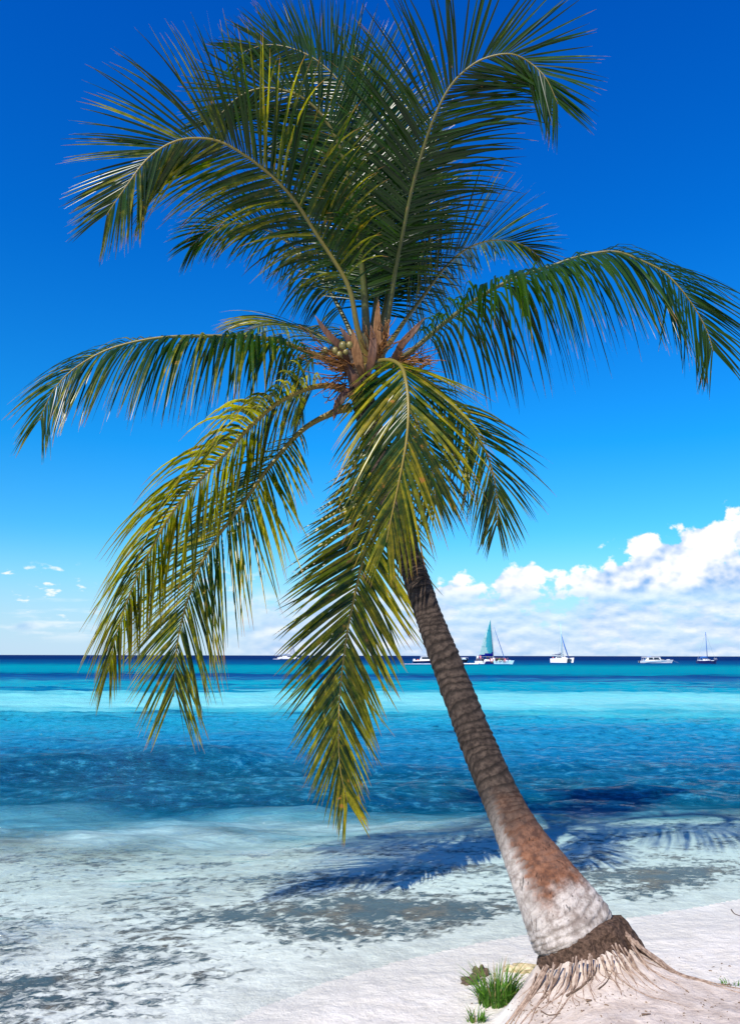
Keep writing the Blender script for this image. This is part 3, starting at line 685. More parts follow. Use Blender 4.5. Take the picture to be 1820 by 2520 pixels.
# ---- spathes, sheaths, flower stalks, nuts
def blade(pts, wmax, m, name, thick=0.35, seed=0, d0=7.4):
    c, L = catmull([tuple(P(*p)) for p in pts], 22); mb = MB(); n = 10; secs = []
    r_ = random.Random(seed)
    for i in range(22):
        q = i / 21; T = Vector(c[min(i + 1, 21)]) - Vector(c[max(i - 1, 0)]); T.normalize()
        A = T.cross(TC).normalized(); B = A.cross(T); wv = wmax * math.sin(math.pi * min(1, q * 0.93 + 0.10)) ** 0.7 + .002
        sec = []
        for j in range(n):
            a = 2 * math.pi * j / n; bow = 0.5 * wv * math.cos(a) ** 2
            sec.append(PI_ @ (Vector(c[i]) + A * wv * math.cos(a) + B * (wv * thick * math.sin(a) + bow) + A * r_.gauss(0, .0006)))
        secs.append(sec)
    mb.loft(secs).build(name, m, palm, True)
blade([(862, 905, 7.3), (840, 860, 7.2), (800, 815, 7.15), (775, 776, 7.15)], 0.030, m_spathe, 'spathe', seed=1)
blade([(876, 880, 7.35), (858, 840, 7.3), (835, 802, 7.3)], 0.026, m_spathe, 'spathe', seed=2)
blade([(968, 900, 7.25), (985, 855, 7.15), (1015, 818, 7.1), (1047, 781, 7.1)], 0.032, m_spathe, 'spathe', seed=3)
blade([(960, 900, 7.3), (990, 840, 7.2), (1012, 822, 7.2), (1028, 815, 7.2)], 0.020, m_sheath, 'spathe', seed=4)
blade([(868, 958, 7.2), (845, 975, 7.1), (828, 1005, 7.1), (820, 1036, 7.1)], 0.036, m_spathe, 'spathe', seed=5)
blade([(1010, 925, 7.2), (1035, 905, 7.1), (1062, 888, 7.1)], 0.016, m_spathe, 'spathe', seed=6)
blade([(930, 905, 7.28), (929, 860, 7.25), (928, 800, 7.25), (931, 738, 7.25)], 0.036, m_sheath, 'leaf_sheath', seed=7)
blade([(892, 930, 7.25), (882, 890, 7.22), (872, 845, 7.22), (868, 810, 7.22)], 0.042, m_sheath, 'leaf_sheath', seed=8)
blade([(885, 960, 7.22), (868, 930, 7.18), (855, 905, 7.18), (842, 890, 7.2)], 0.040, m_spathe, 'leaf_sheath', seed=9)
blade([(905, 925, 7.2), (915, 880, 7.15), (918, 840, 7.15), (912, 800, 7.15)], 0.036, m_spathe, 'leaf_sheath', seed=10)
def stalks(orig, targets, n, seed, spread=26):
    rnd = random.Random(seed); mb = MB()
    main = [P(*orig)]
    for i in range(n):
        tx = rnd.choice(targets); e = (tx[0] + rnd.gauss(0, spread), tx[1] + rnd.gauss(0, spread), tx[2] + rnd.uniform(-.25, .1))
        o = (orig[0] + rnd.gauss(0, 6), orig[1] + rnd.gauss(0, 6), orig[2] + rnd.uniform(-.05, .05))
        mid_ = [(o[k] * 0.5 + e[k] * 0.5) + rnd.gauss(0, (9, 9, .05)[k]) for k in range(3)]
        c, L = catmull([tuple(P(*o)), tuple(P(*mid_)), tuple(P(*e))], 9)
        pts = [PI_ @ (Vector(p) + Vector((rnd.gauss(0, .006), 0, rnd.gauss(0, .006)))) for p in c]
        mb.tube(pts, [0.0075 * (1 - 0.6 * k / 8) for k in range(9)], 5)
    mb.build('flower_stalk', m_stalk, palm, True)
stalks((862, 905, 7.3), [(770, 850, 7.1), (790, 880, 7.0), (810, 930, 7.0), (780, 905, 7.1), (800, 840, 7.1)], 46, 1)
stalks((975, 895, 7.3), [(1060, 885, 7.1), (1080, 900, 7.1), (1040, 850, 7.1), (1010, 910, 7.0)], 40, 2, 18)
stalks((925, 880, 7.3), [(950, 800, 7.2), (965, 790, 7.2), (900, 800, 7.2), (985, 830, 7.2)], 26, 3, 16)
stalks((850, 945, 7.3), [(800, 950, 7.1), (810, 1000, 7.1)], 12, 4, 14)
for a, b, r in ((824, 863, .030), (843, 851, .034), (860, 849, .029), (800, 862, .027), (835, 872, .026), (850, 866, .024)):
    p = PI_ @ P(a, b, 7.08); MB().ball(p, r, (1, 1, 1.18), 3).build('coconut', m_nut, palm, True)

# ------------------------------------------------------------------ grass, rocks, twigs on the sand
m_grass, t, out = mat('beach_grass')
rn = S(t.nt, t.attr('rnd').outputs['Fac']); tv = S(t.nt, t.attr('t').outputs['Fac'])
c = t.mix(rn, (0.05, 0.15, 0.012), (0.15, 0.32, 0.03)); c = t.mix((tv + rn * 0.3).step(0.9, 1.25) * 0.6, c, (0.42, 0.36, 0.10))
c = t.mix(rn.step(0.90, 0.93), c, (0.38, 0.27, 0.13))
pb = principled(t, None, c, 0.5, None, 0.4); tl = t.new('ShaderNodeBsdfTranslucent'); t.put(tl.inputs['Color'], c)
mx = t.new('ShaderNodeMixShader'); mx.inputs[0].default_value = 0.4
t.nt.links.new(pb.outputs[0], mx.inputs[1]); t.nt.links.new(tl.outputs[0], mx.inputs[2]); t.nt.links.new(mx.outputs[0], out.inputs[0])
def tuft(px, py, n, hgt_, spread, seed, label, lean=0.5, wd=0.006):
    rnd = random.Random(seed); q = G(px, py, 0.1); z0 = gz(q.x, q.y); q = G(px, py, z0); z0 = gz(q.x, q.y)
    V = []; Fc = []; RA = []; TA = []
    for i in range(n):
        a = rnd.uniform(0, 6.283); rr_ = spread * math.sqrt(rnd.random()); bx = math.cos(a) * rr_; by = math.sin(a) * rr_ * 0.7
        bz = gz(q.x + bx, q.y + by) - z0 - 0.01
        h_ = hgt_ * rnd.uniform(0.45, 1.1) * (1 - 0.3 * rr_ / spread); a2 = a + rnd.gauss(0, 0.7); ln = rnd.uniform(0.05, 1.0) * lean
        side = Vector((-math.sin(a2 + rnd.gauss(0, .5)), math.cos(a2), 0)); b = len(V); K = 6; rv = rnd.random(); w_ = wd * rnd.uniform(.6, 1.2)
        for k in range(K):
            s_ = k / (K - 1)
            p = Vector((bx + math.cos(a2) * ln * h_ * s_ ** 1.7, by + math.sin(a2) * ln * h_ * s_ ** 1.7, bz + h_ * s_ * (1 - 0.35 * ln * s_)))
            ww = w_ * (1 - s_ ** 1.8) + .0003
            V += [p - side * ww, p + side * ww]; RA += [rv] * 2; TA += [s_] * 2
            if k: a0 = b + 2 * (k - 1); Fc.append((a0, a0 + 1, a0 + 3, a0 + 2))
    me = mesh_np('grass_tuft', V, Fc); fattr(me, 'rnd', RA); fattr(me, 't', TA)
    o = link('grass_tuft', me, m_grass); o.location = (q.x, q.y, z0); return tag(o, label, 'grass tuft')
tuft(1222, 2470, 230, 0.33, 0.115, 1, 'large bright green grass tuft at the left foot of the sand mound', 1.05, .0055)
tuft(1172, 2512, 60, 0.12, 0.05, 2, 'small sparse grass tuft at the bottom edge, left of the large tuft', .9, .004)
tuft(1322, 2398, 34, 0.09, 0.05, 3, 'thin grass sprigs growing beside the dark left edge of the root collar', .9, .004)
tuft(1268, 2452, 70, 0.12, 0.06, 4, 'short grass tuft with straw tips behind the right side of the large tuft', 1.0, .005)
tuft(1795, 2424, 26, 0.07, 0.06, 5, 'faint sparse grass sprigs on the mound ridge by the right edge', 1.0, .004)
m_rockd = simple('dark_coral_rock', (0.03, 0.022, 0.016), (0.16, 0.11, 0.07), 0.9, 30, 1.0, 0.02)
m_rocky = simple('yellow_coral_rock', (0.36, 0.27, 0.13), (0.58, 0.50, 0.33), 0.9, 25, 0.8, 0.02)
def rock(px, py, sx, sy, sz, m, seed, label, rough=0.5, name='rock', cat='rock'):
    q = G(px, py, 0.03); b = bmesh.new(); bmesh.ops.create_icosphere(b, subdivisions=4, radius=1)
    for v in b.verts:
        n = v.co.copy(); k = 1 + rough * (vnoise(np.array([n.x * 2.3 + seed]), np.array([n.y * 2.3 + n.z * 1.7]), seed)[0] - .5) * 1.6 + rough * .7 * (vnoise(np.array([n.x * 7 + n.z * 5]), np.array([n.y * 7 - n.z * 4]), seed + 1)[0] - .5)
        v.co = Vector((n.x * k * sx, n.y * k * sy, max(-.3, n.z * k) * sz))
    me = bpy.data.meshes.new(name); b.to_mesh(me); b.free(); o = link(name, me, m); z0 = gz(q.x, q.y); o.location = (q.x, q.y, z0 + sz * 0.2)
    return tag(o, label, cat)
rock(1160, 2418, .055, .04, .035, m_rockd, 1, 'small dark jagged rock on the sand left of the grass', .9)
rock(1186, 2400, .042, .03, .05, m_rockd, 2, 'dark pointed rock on the sand just above the large grass tuft', .9)
rock(1282, 2392, .10, .05, .04, m_rocky, 3, 'low yellowish coral rock at the water edge left of the palm foot', .5)
m_twig = simple('dry_twig', (0.05, 0.03, 0.02), (0.17, 0.11, 0.07), 0.85, 40)
def twig(pts, rad, label, fork=None):
    def path(pts):
        out_ = []
        for i, (a, b) in enumerate(pts):
            q = G(a, b, 0.2)
            for _ in range(6): q = G(a, b, gz(q.x, q.y))
            out_.append(Vector((q.x, q.y, gz(q.x, q.y) + rad * 1.1)))
        c, L = catmull([tuple(x) for x in out_], 14); return [Vector(x) for x in c]
    a = path(pts); o0 = a[0].copy(); mb = MB(); mb.tube([x - o0 for x in a], [rad * (1 - .6 * i / 13) for i in range(14)], 6)
    if fork: mb.tube([x - o0 for x in path(fork)], [rad * .7 * (1 - .6 * i / 13) for i in range(14)], 6)
    o = mb.build('twig', m_twig, None, True); o.location = o0; return tag(o, label, 'twig')
twig([(1392, 2462), (1432, 2445), (1462, 2426), (1468, 2418)], .007, 'longest dark twig lying on the mound below the palm foot', [(1432, 2445), (1450, 2432), (1440, 2425)])
twig([(1472, 2444), (1492, 2430), (1505, 2421)], .004, 'thin dark twig right of the longest twig on the mound')
twig([(1330, 2490), (1350, 2500), (1378, 2496)], .004, 'thin twig on the sand right of the large grass tuft')
twig([(1442, 2468), (1455, 2466)], .008, 'short stubby bark chip on the mound below the longest twig')
twig([(1578, 2500), (1600, 2498)], .006, 'dark chip of bark near the bottom edge of the mound')
twig([(1765, 2424), (1800, 2426)], .005, 'thin twig on the mound near the right edge')
twig([(1798, 2240), (1806, 2250), (1822, 2256)], .005, 'thin dark twig standing off on the white beach at the right edge')
m_litter = simple('leaf_litter', (0.06, 0.035, 0.02), (0.26, 0.17, 0.10), 0.9, 40)
rnd = random.Random(8); mb = MB()
for i in range(260):
    if i < 190: a, b = rnd.uniform(1270, 1840), rnd.uniform(2350, 2540)
    else: a, b = rnd.gauss(1300, 60), rnd.gauss(2480, 22)
    q = G(a, b, 0.25)
    for _ in range(5): q = G(a, b, gz(q.x, q.y))
    ang = rnd.uniform(0, 3.14); L_ = rnd.uniform(.001, .003) + .012 * rnd.random() ** 4; dx_, dy_ = math.cos(ang) * L_, math.sin(ang) * L_
    mb.tube([(q.x - dx_, q.y - dy_, gz(q.x - dx_, q.y - dy_) + .002), (q.x, q.y, gz(q.x, q.y) + .005), (q.x + dx_, q.y + dy_, gz(q.x + dx_, q.y + dy_) + .002)], rnd.uniform(.0008, .0032), 4)
o = mb.build('leaf_litter', m_litter); tag(o, 'dark crumbs of bark and dry leaf scattered over the sand mound', 'litter', kind='stuff')

# ------------------------------------------------------------------ boats
def paint(name, c, rough=0.35): return simple(name, tuple(x * 0.93 for x in c), c, rough, 3, 0.05, 0.01)
WH = paint('white_gelcoat', (0.80, 0.80, 0.79)); NV = paint('navy_paint', (0.012, 0.02, 0.11)); BK = paint('black_paint', (0.02, 0.022, 0.035)); GR = paint('grey_metal', (0.32, 0.38, 0.42))
LB = paint('pale_blue_paint', (0.38, 0.62, 0.72)); GLS = paint('dark_glass', (0.015, 0.03, 0.05), 0.08); BLU = paint('blue_canvas', (0.02, 0.12, 0.40), 0.8); TEAL = paint('teal_shade', (0.03, 0.25, 0.32))
def cloth(name, c, tr_=0.45):
    m, t, out = mat(name); pos = t.new('ShaderNodeTexCoord').outputs['Object']; nz = t.noise(pos, 1.5, 3, .5)
    cc = t.mix(nz, tuple(x * .85 for x in c), c)
    d_ = t.new('ShaderNodeBsdfDiffuse'); t.put(d_.inputs[0], cc); l_ = t.new('ShaderNodeBsdfTranslucent'); t.put(l_.inputs[0], cc)
    x_ = t.new('ShaderNodeMixShader'); x_.inputs[0].default_value = tr_; t.nt.links.new(d_.outputs[0], x_.inputs[1]); t.nt.links.new(l_.outputs[0], x_.inputs[2]); t.nt.links.new(x_.outputs[0], out.inputs[0]); return m
SAIL = cloth('turquoise_sailcloth', (0.07, 0.48, 0.56)); SAILP = cloth('pale_sailcloth', (0.42, 0.66, 0.66)); SAILN = cloth('navy_sailcloth', (0.006, 0.012, 0.20), .1); SAILW = cloth('white_sailcloth', (0.60, 0.66, 0.72))
FOAM = simple('sea_foam', (0.70, 0.76, 0.78), (0.88, 0.9, 0.9), 0.9, 3)
def hull(mb, L, B, hb, hs, y0=0.0, bow=0.72, dr=0.25, flare=0.82, rake=0.06):
    """lofted hull from stern (x=0) to bow (x=L); hs/hb = freeboard at stern / bow"""
    secs = []; n = 14
    for i in range(n):
        q = i / (n - 1); x = L * q; w_ = B / 2 * (0.86 + 0.14 * min(1, q / .3)) * (1 - max(0, (q - (1 - bow)) / bow) ** 2.3) + 0.012
        hh_ = hs + (hb - hs) * q ** 1.6; xr = x + rake * L * q ** 3
        secs.append([(x, y0 - w_ * 0.30, -dr), (x, y0 - w_ * flare, -0.03), (xr, y0 - w_, hh_), (xr, y0, hh_ + 0.04), (xr, y0 + w_, hh_), (x, y0 + w_ * flare, -0.03), (x, y0 + w_ * 0.30, -dr)])
    return mb.loft(secs)
def stay(root, a, b, r=0.02, name='stay', m=GR): return MB().tube([a, b], r, 5).build(name, m, root)
def boat_root(name, px_l, py, rz, label, cat, group=None):
    p = G(px_l, py, 0.0); e = empty(name, p, rz); tag(e, label, cat, group); return e
def u2m(px, py): return G(px, py, 0).y / F * 1.0       # metres per pixel at that waterline

# --- main catamaran under sail
WL = 1633.5; k = (G(1200, WL, 0) - CM.translation).length / F; L = 84 * k
cat = boat_root('sailing_catamaran', 1171, WL, R(3), 'white and navy catamaran full of passengers sailing under one turquoise mainsail', 'catamaran')
def cat_hulls(root, L, gap, B, fb, cols):
    for s_, c_ in zip((-1, 1), cols): hull(MB(), L, B, fb * 1.12, fb * 0.9, s_ * gap / 2).build('hull', c_, root, False)
m_hull2, t, out = mat('catamaran_hull')      # white, navy and pale blue panels along the hull side
ob = t.new('ShaderNodeTexCoord').outputs['Object']; ox, oy, oz = t.xyz(ob)
isn = (ox - oz * 0.5).step(L * .185, L * .19) * (1.0 - (ox + oz * 0.25).step(L * .455, L * .46)) * (1.0 - oz.step(.70, .72)); isb = (ox + oz * 0.25).step(L * .455, L * .46)
cc = t.mix(isb, (0.78, 0.80, 0.80), (0.42, 0.66, 0.76)); cc = t.mix(isn, cc, (0.008, 0.012, 0.10))
tx = (ox.step(L * .60, L * .602) * (1.0 - ox.step(L * .69, L * .692)) * oz.step(.48, .5) * (1.0 - oz.step(.72, .74)))
wave_ = (ox * 9.0).m('SINE').step(-.3, .1)
cc = t.mix(tx * wave_ * .85, cc, (0.01, 0.03, 0.12))
principled(t, out, cc, .35)
cat_hulls(cat, L * 0.985, L * 0.42, L * 0.075, 0.80, (m_hull2, WH))
MB().box(L * .16, L * .72, -L * .20, L * .20, .62, .80, .03).build('deck', WH, cat)
MB().prism([(L * .72, .66), (L * .96, .70), (L * .96, .76), (L * .72, .74)], -L * .19, L * .19).build('trampoline', GR, cat)
MB().loft([[(L * .20, y, .80), (L * .22, y, 1.22), (L * .33, y, 1.26), (L * .36, y, .82)] for y in (-L * .19, -L * .10)]).build('cabin', WH, cat)
MB().box(L * .44, L * .50, -L * .20, -L * .13, .80, 1.62, .05).build('companionway', WH, cat)
for xa, xb in ((.58, .68), (.72, .76), (.80, .86), (.90, .95)): MB().box(L * xa, L * xb, -L * .225, -L * .16, .84, 1.0, .04).build('hatch', WH, cat)
MB().loft([[(-L * .10, y, .06), (-L * .02, y, .58), (.05 * L, y, .64), (.05 * L, y, .10)] for y in (-L * .25, -L * .17)]).build('stern_steps', WH, cat)
mast_x = L * .50; mh = 108 * k + .1
MB().tube([(mast_x, 0, .8), (mast_x - .15, 0, mh * .5), (mast_x - .62, 0, mh)], [.10, .10, .07], 8).build('mast', GR, cat, True)
bm_z = 14.5 * k
MB().tube([(mast_x + .05, -.05, bm_z + .25), (L * .03, -.35, bm_z + .28)], [.10, .09], 8).build('boom', WH, cat, True)
# mainsail: curved sheet with belly, leech trimmed pale, navy foot
def sail(root, luff0, luff1, clew, belly, mats, name='mainsail', foot=0.08, strip=True):
    n, m_ = 16, 26; V = []; Fc = []; MI = []
    l0, l1, cl_ = Vector(luff0), Vector(luff1), Vector(clew)
    for j in range(m_ + 1):
        v_ = j / m_
        for i in range(n + 1):
            u_ = i / n; a = l0.lerp(l1, v_); b = cl_.lerp(l1, v_); p = a.lerp(b, u_)
            p = p + Vector((-.035 * (cl_ - l0).length * math.sin(math.pi * v_) * u_ * 1.0, -belly * math.sin(math.pi * u_ ** .8) * (1 - v_ * .8), 0))
            V.append(p)
    for j in range(m_):
        for i in range(n):
            Fc.append((j * (n + 1) + i, j * (n + 1) + i + 1, (j + 1) * (n + 1) + i + 1, (j + 1) * (n + 1) + i))
            v_ = (j + .5) / m_; u_ = (i + .5) / n
            fm = 0
            if len(mats) > 1:
                if v_ < foot * (1.25 - .95 * u_): fm = 2
                elif u_ > .52 + v_ * .35 or (v_ < .22 and u_ > .3 + v_): fm = 1
            MI.append(fm)
    me = mesh_np(name, V, Fc); o = link(name, me, None, root)
    for q in mats: me.materials.append(q)
    me.polygons.foreach_set('material_index', MI)
    sol = o.modifiers.new('s', 'SOLIDIFY'); sol.thickness = .012
    return o
so = sail(cat, (mast_x - .08, -.08, bm_z + .35), (mast_x - .64, 0, mh * .985), (L * .07, -.40, bm_z + .42), .35, (SAIL, SAILP, SAILN), foot=.085)
MB().tube([(L * .07, -.42, bm_z + .5), (L * .28 - .1, -.28, mh * .56), (mast_x - .66, -.02, mh * .985)], .035, 6).build('leech_edge', WH, so, True)
for v_ in (.26, .48, .70):
    a = Vector((L * .07, -.5, bm_z + .42)).lerp(Vector((mast_x - .64, -.05, mh * .98)), v_)
    MB().tube([(a.x - .05, a.y - .12, a.z), (a.x + .75, a.y - .28, a.z - .02)], .03, 5).build('batten', TEAL, so)
MB().tube([(mast_x + 3.6 * k * 1, 0, mh * .80)] + [(mast_x + .3 + (L * .83 - mast_x - .3) * q, 0, mh * .80 + (1.0 - mh * .80) * q) for q in (.1, .5, .9, 1)], [.03, .05, .09, .10, .05], 6).build('furled_jib', BLU, cat, True)
stay(cat, (mast_x - .35, 0, mh * .82), (L * .83, 0, .95), .014); stay(cat, (mast_x, 0, mh * .8), (mast_x - .5, -L * .2, .8), .01); stay(cat, (mast_x, 0, mh * .8), (mast_x - .5, L * .2, .8), .01)
stay(cat, (L * .03, -.3, bm_z + .3), (-L * .02, -.6, 1.2), .03, 'mainsheet')
for q in (-.03, .04, .11): stay(cat, (L * q, -L * .2, .7), (L * q, -L * .2, 1.55), .025, 'rail_post')
stay(cat, (-L * .03, -L * .2, 1.5), (L * .14, -L * .2, 1.5), .02, 'rail')
MB().box(-L * .02, L * .12, -L * .18, L * .1, 2.05, 2.13, .02).build('sun_awning', LB, cat)
# wake
def wake(px0, px1, py, wpx, label, seed, hgt_=.06):
    a = G(px0, py); b = G(px1, py); n = 60; rnd = random.Random(seed); V = []; Fc = []
    for i in range(n):
        q = i / (n - 1); p = a.lerp(b, q) - a; ww = wpx * (0.25 + 0.75 * q) * rnd.uniform(.7, 1.15)
        V += [(p.x, p.y - ww, -.02), (p.x, p.y, hgt_ * (0.3 + .7 * q) * rnd.uniform(.7, 1.3)), (p.x, p.y + ww, -.02)]
        if i: k0 = 3 * (i - 1); Fc += [(k0, k0 + 3, k0 + 4, k0 + 1), (k0 + 1, k0 + 4, k0 + 5, k0 + 2)]
    o = link('boat_wake', mesh_np('boat_wake', V, Fc), FOAM); o.location = (a.x, a.y, .06); return tag(o, label, 'wake', kind='stuff')
wake(1085, 1174, 1634.4, 2.6, 'white foam wake trailing behind the catamaran with the turquoise sail', 1, .22)
wake(985, 1085, 1634.6, 1.6, 'thin white foam line on the sea behind the navy motorboat', 2, .12)
wake(672, 690, 1622.3, 7, 'short white foam wake at the stern of the far catamaran', 3, .3)

# --- passengers
m_skin = paint('skin', (0.30, 0.16, 0.10), .6)
def person_mesh(seated):
    if seated: J = [((0, 0, .0), .15), ((0, 0, .28), .14), ((0, 0, .48), .16), ((0, 0, .58), .06), ((0, 0, .70), .105), ((0, 0, .82), .07)]
    else: J = [((0, 0, .88), .14), ((0, 0, 1.12), .13), ((0, 0, 1.38), .16), ((0, 0, 1.48), .06), ((0, 0, 1.60), .105), ((0, 0, 1.72), .07)]
    V = [j[0] for j in J]; Rr = [j[1] for j in J]; E = [(i, i + 1) for i in range(5)]
    zs = V[2][2]; hz_ = V[0][2]
    for s_ in (-1, 1):
        b = len(V); V += [(s_ * .2, 0, zs - .02), (s_ * .26, .04, zs - .28), (s_ * .2, .22 if seated else .08, zs - (.40 if seated else .52))]; Rr += [.065, .05, .04]; E += [(2, b), (b, b + 1), (b + 1, b + 2)]
        b = len(V)
        if seated: V += [(s_ * .11, .1, 0), (s_ * .12, .44, .04), (s_ * .12, .50, -.38), (s_ * .12, .62, -.42)]
        else: V += [(s_ * .11, 0, .80), (s_ * .12, .02, .46), (s_ * .12, 0, .08), (s_ * .12, .14, .04)]
        Rr += [.09, .07, .05, .04]; E += [(0, b), (b, b + 1), (b + 1, b + 2), (b + 2, b + 3)]
    me = bpy.data.meshes.new('person'); me.from_pydata(V, E, [])
    o = bpy.data.objects.new('tmp', me); C.objects.link(o); o.modifiers.new('k', 'SKIN')
    sk_ = me.skin_vertices[0].data
    for i, r_ in enumerate(Rr): sk_[i].radius = (r_, r_)
    sk_[0].use_root = True
    o.modifiers.new('s', 'SUBSURF').levels = 1
    dg = bpy.context.evaluated_depsgraph_get(); m2_ = bpy.data.meshes.new_from_object(o.evaluated_get(dg)); bpy.data.objects.remove(o)
    m2_.materials.clear(); m2_.materials.append(m_skin); m2_.materials.append(m_skin)
    idx = []
    for p_ in m2_.polygons:
        zc = p_.center.z; ax_ = abs(p_.center.x)
        idx.append(1 if (hz_ - .12 < zc < zs + .04 and (ax_ < .27)) else 0)
    m2_.polygons.foreach_set('material_index', idx); m2_.update(); return m2_
PS, PT = person_mesh(True), person_mesh(False)
SH_ = {n: paint('shirt_' + n, c_, .8) for n, c_ in (('red', (.55, .04, .05)), ('white', (.8, .8, .8)), ('black', (.02, .02, .025)), ('pink', (.65, .2, .25)), ('green', (.10, .22, .06)), ('navy', (.02, .03, .12)))}
def person(x, y, z_, rz, shirt, seated, label, group=None, scale=1.0):
    o = bpy.data.objects.new('person', PS if seated else PT); C.objects.link(o)
    o.matrix_world = cat.matrix_world @ Matrix.Identity(4)
    o.location = Vector(cat.location) + Matrix.Rotation(R(3), 3, 'Z') @ Vector((x, y, z_)); o.rotation_euler = (0, 0, rz); o.scale = (scale,) * 3
    o.material_slots[1].link = 'OBJECT'; o.material_slots[1].material = SH_[shirt]; tag(o, label, 'person', group); return o
yy = -L * .205
GP = 'passengers aboard the turquoise-sailed catamaran'
person(L * .005, yy, .72, 2.6, 'white', False, 'person in white standing at the stern rail of the turquoise-sailed catamaran', GP)
person(L * .085, yy, .72, 3.0, 'pink', False, 'person in pink standing near the stern of the turquoise-sailed catamaran', GP)
person(L * .15, yy, .80, 3.3, 'black', True, 'person in black seated between the pink passenger and the white cabin', GP)
person(L * .30, -L * .14, 1.26, 3.1, 'black', True, 'person in black sitting on the white cabin roof of the catamaran', GP)
person(L * .372, yy, .84, 3.4, 'red', True, 'person in red seated just ahead of the white cabin on the catamaran', GP)
person(L * .40, yy - .05, .84, 3.1, 'white', True, 'person in white seated between the two red-shirted passengers', GP)
person(L * .425, yy, .84, 2.9, 'red', True, 'person in red seated just behind the tall white companionway box', GP)
for i, q in enumerate((.53, .56, .59, .62, .65, .70, .73, .755)):
    person(L * q, yy + (i % 3) * .25, .86, 3.1 + .5 * math.sin(i * 2.1), 'black' if i != 3 else 'green', True, 'person in dark clothes seated in the row ahead of the mast' if i != 3 else 'person in green seated among the dark-clothed row ahead of the mast', GP)
person(L * .79, yy + .1, .86, 3.0, 'pink', True, 'person in pink seated ahead of the dark-clothed row near the bow', GP)
person(L * .865, yy + .2, .84, 2.7, 'navy', True, 'person in navy seated at the foot of the forestay near the bow', GP)

# --- far catamaran with only its jib set
k = (G(700, 1621, 0) - CM.translation).length / F; L = 46 * k
o = boat_root('distant_catamaran', 683, 1621.5, R(4), 'small far catamaran with a grey jib and flat awning between the hanging fronds', 'catamaran')
cat_hulls(o, L, L * .35, L * .09, 4.2 * k, (WH, WH))
MB().box(L * .1, L * .7, -L * .16, L * .16, 3.4 * k, 4.4 * k, .05).build('deck', WH, o)
MB().loft([[(L * .22, y, 4.2 * k), (L * .26, y, 6.5 * k), (L * .42, y, 6.5 * k), (L * .5, y, 4.2 * k)] for y in (-L * .15, L * .1)]).build('cabin', WH, o)
MB().box(0.02 * L, L * .58, -L * .17, L * .17, 9.0 * k, 9.6 * k, .03).build('awning', BLU, o)
for q in (.05, .30, .52): stay(o, (L * q, -L * .15, 4 * k), (L * q, -L * .15, 9.1 * k), .05, 'awning_post')
mx_ = L * .62
MB().tube([(mx_, 0, 4 * k), (mx_, 0, 60 * k)], [.14, .09], 8).build('mast', GR, o, True)
sail(o, (L * .90, 0, 9 * k), (mx_ + .15, 0, 44 * k), (mx_ + .25, -.3, 11 * k), .3, (SAILW,), 'jib')
stay(o, (L * .95, 0, 5 * k), (mx_, 0, 46 * k), .05, 'forestay')
MB().tube([(mx_, 0, 10.5 * k), (L * .2, 0, 10.8 * k)], .12, 6).build('boom', BLU, o, True)

# --- motorboat behind the trunk, navy hull
def rail(root, x0, x1, y, z0, z1, n=5):
    mb = MB()
    for i in range(n): q = x0 + (x1 - x0) * i / (n - 1); mb.tube([(q, y, z0), (q, y, z1)], .025, 5)
    mb.tube([(x0, y, z1), (x1, y, z1)], .028, 5); return mb.build('rail', WH, root)
k = (G(1050, 1631, 0) - CM.translation).length / F; L = 70 * k
o = boat_root('motorboat', 1015, 1631, R(2), 'white cabined motorboat with a navy hull stripe just left of the trunk', 'motorboat')
hull(MB(), L, 3.0, 6.0 * k, 4.0 * k).build('hull', NV, o)
MB().loft([[(L * a, -w_, z_) for a, z_ in ((.01, 3.6 * k), (.02, 6.2 * k), (.25, 5.8 * k), (.95, 7.2 * k), (1.0, 6.2 * k), (.9, 5.6 * k))] for w_ in (-1.56, 1.56)]).build('topsides', WH, o)
MB().loft([[(L * .24, y, 5.8 * k), (L * .30, y, 15 * k), (L * .60, y, 15 * k), (L * .74, y, 6.2 * k)] for y in (-1.1, 1.1)]).build('cabin', WH, o)
MB().box(L * .30, L * .62, -1.115, 1.115, 8.6 * k, 13.6 * k, .02).build('window', GLS, o)
MB().box(L * .27, L * .64, -1.25, 1.25, 15 * k, 16 * k, .05).build('roof', WH, o)
MB().box(L * .14, L * .20, -1.2, -.6, 5.5 * k, 8.4 * k, .05).build('seat', paint('orange_cushion', (.75, .22, .12), .7), o)
MB().box(L * .02, L * .08, -1.4, 1.3, 5.5 * k, 9.0 * k, .05).build('stern_box', WH, o)
# --- dark boat right of the trunk
k = (G(1140, 1630, 0) - CM.translation).length / F; L = 50 * k
o = boat_root('dark_motorboat', 1096, 1630, R(3), 'black hulled boat with white rails, its bow showing just right of the trunk', 'motorboat')
hull(MB(), L, 2.6, 8.2 * k, 5.6 * k, rake=.10).build('hull', BK, o)
MB().box(L * .2, L * .98, -.9, .9, 6.2 * k, 8.4 * k, .1).build('deck', paint('shaded_deck', (.30, .45, .5)), o)
MB().loft([[(L * .2, y, 7.0 * k), (L * .24, y, 14 * k), (L * .55, y, 14 * k), (L * .62, y, 7.4 * k)] for y in (-.9, .9)]).build('cabin', WH, o)
MB().box(L * .26, L * .54, -.915, .915, 9 * k, 12.6 * k).build('window', GLS, o)
rail(o, L * .64, L * 1.05, -.9, 8 * k, 11.8 * k); MB().box(L * .80, L * .95, -.5, .4, 8.3 * k, 10.8 * k, .08).build('deck_box', WH, o)

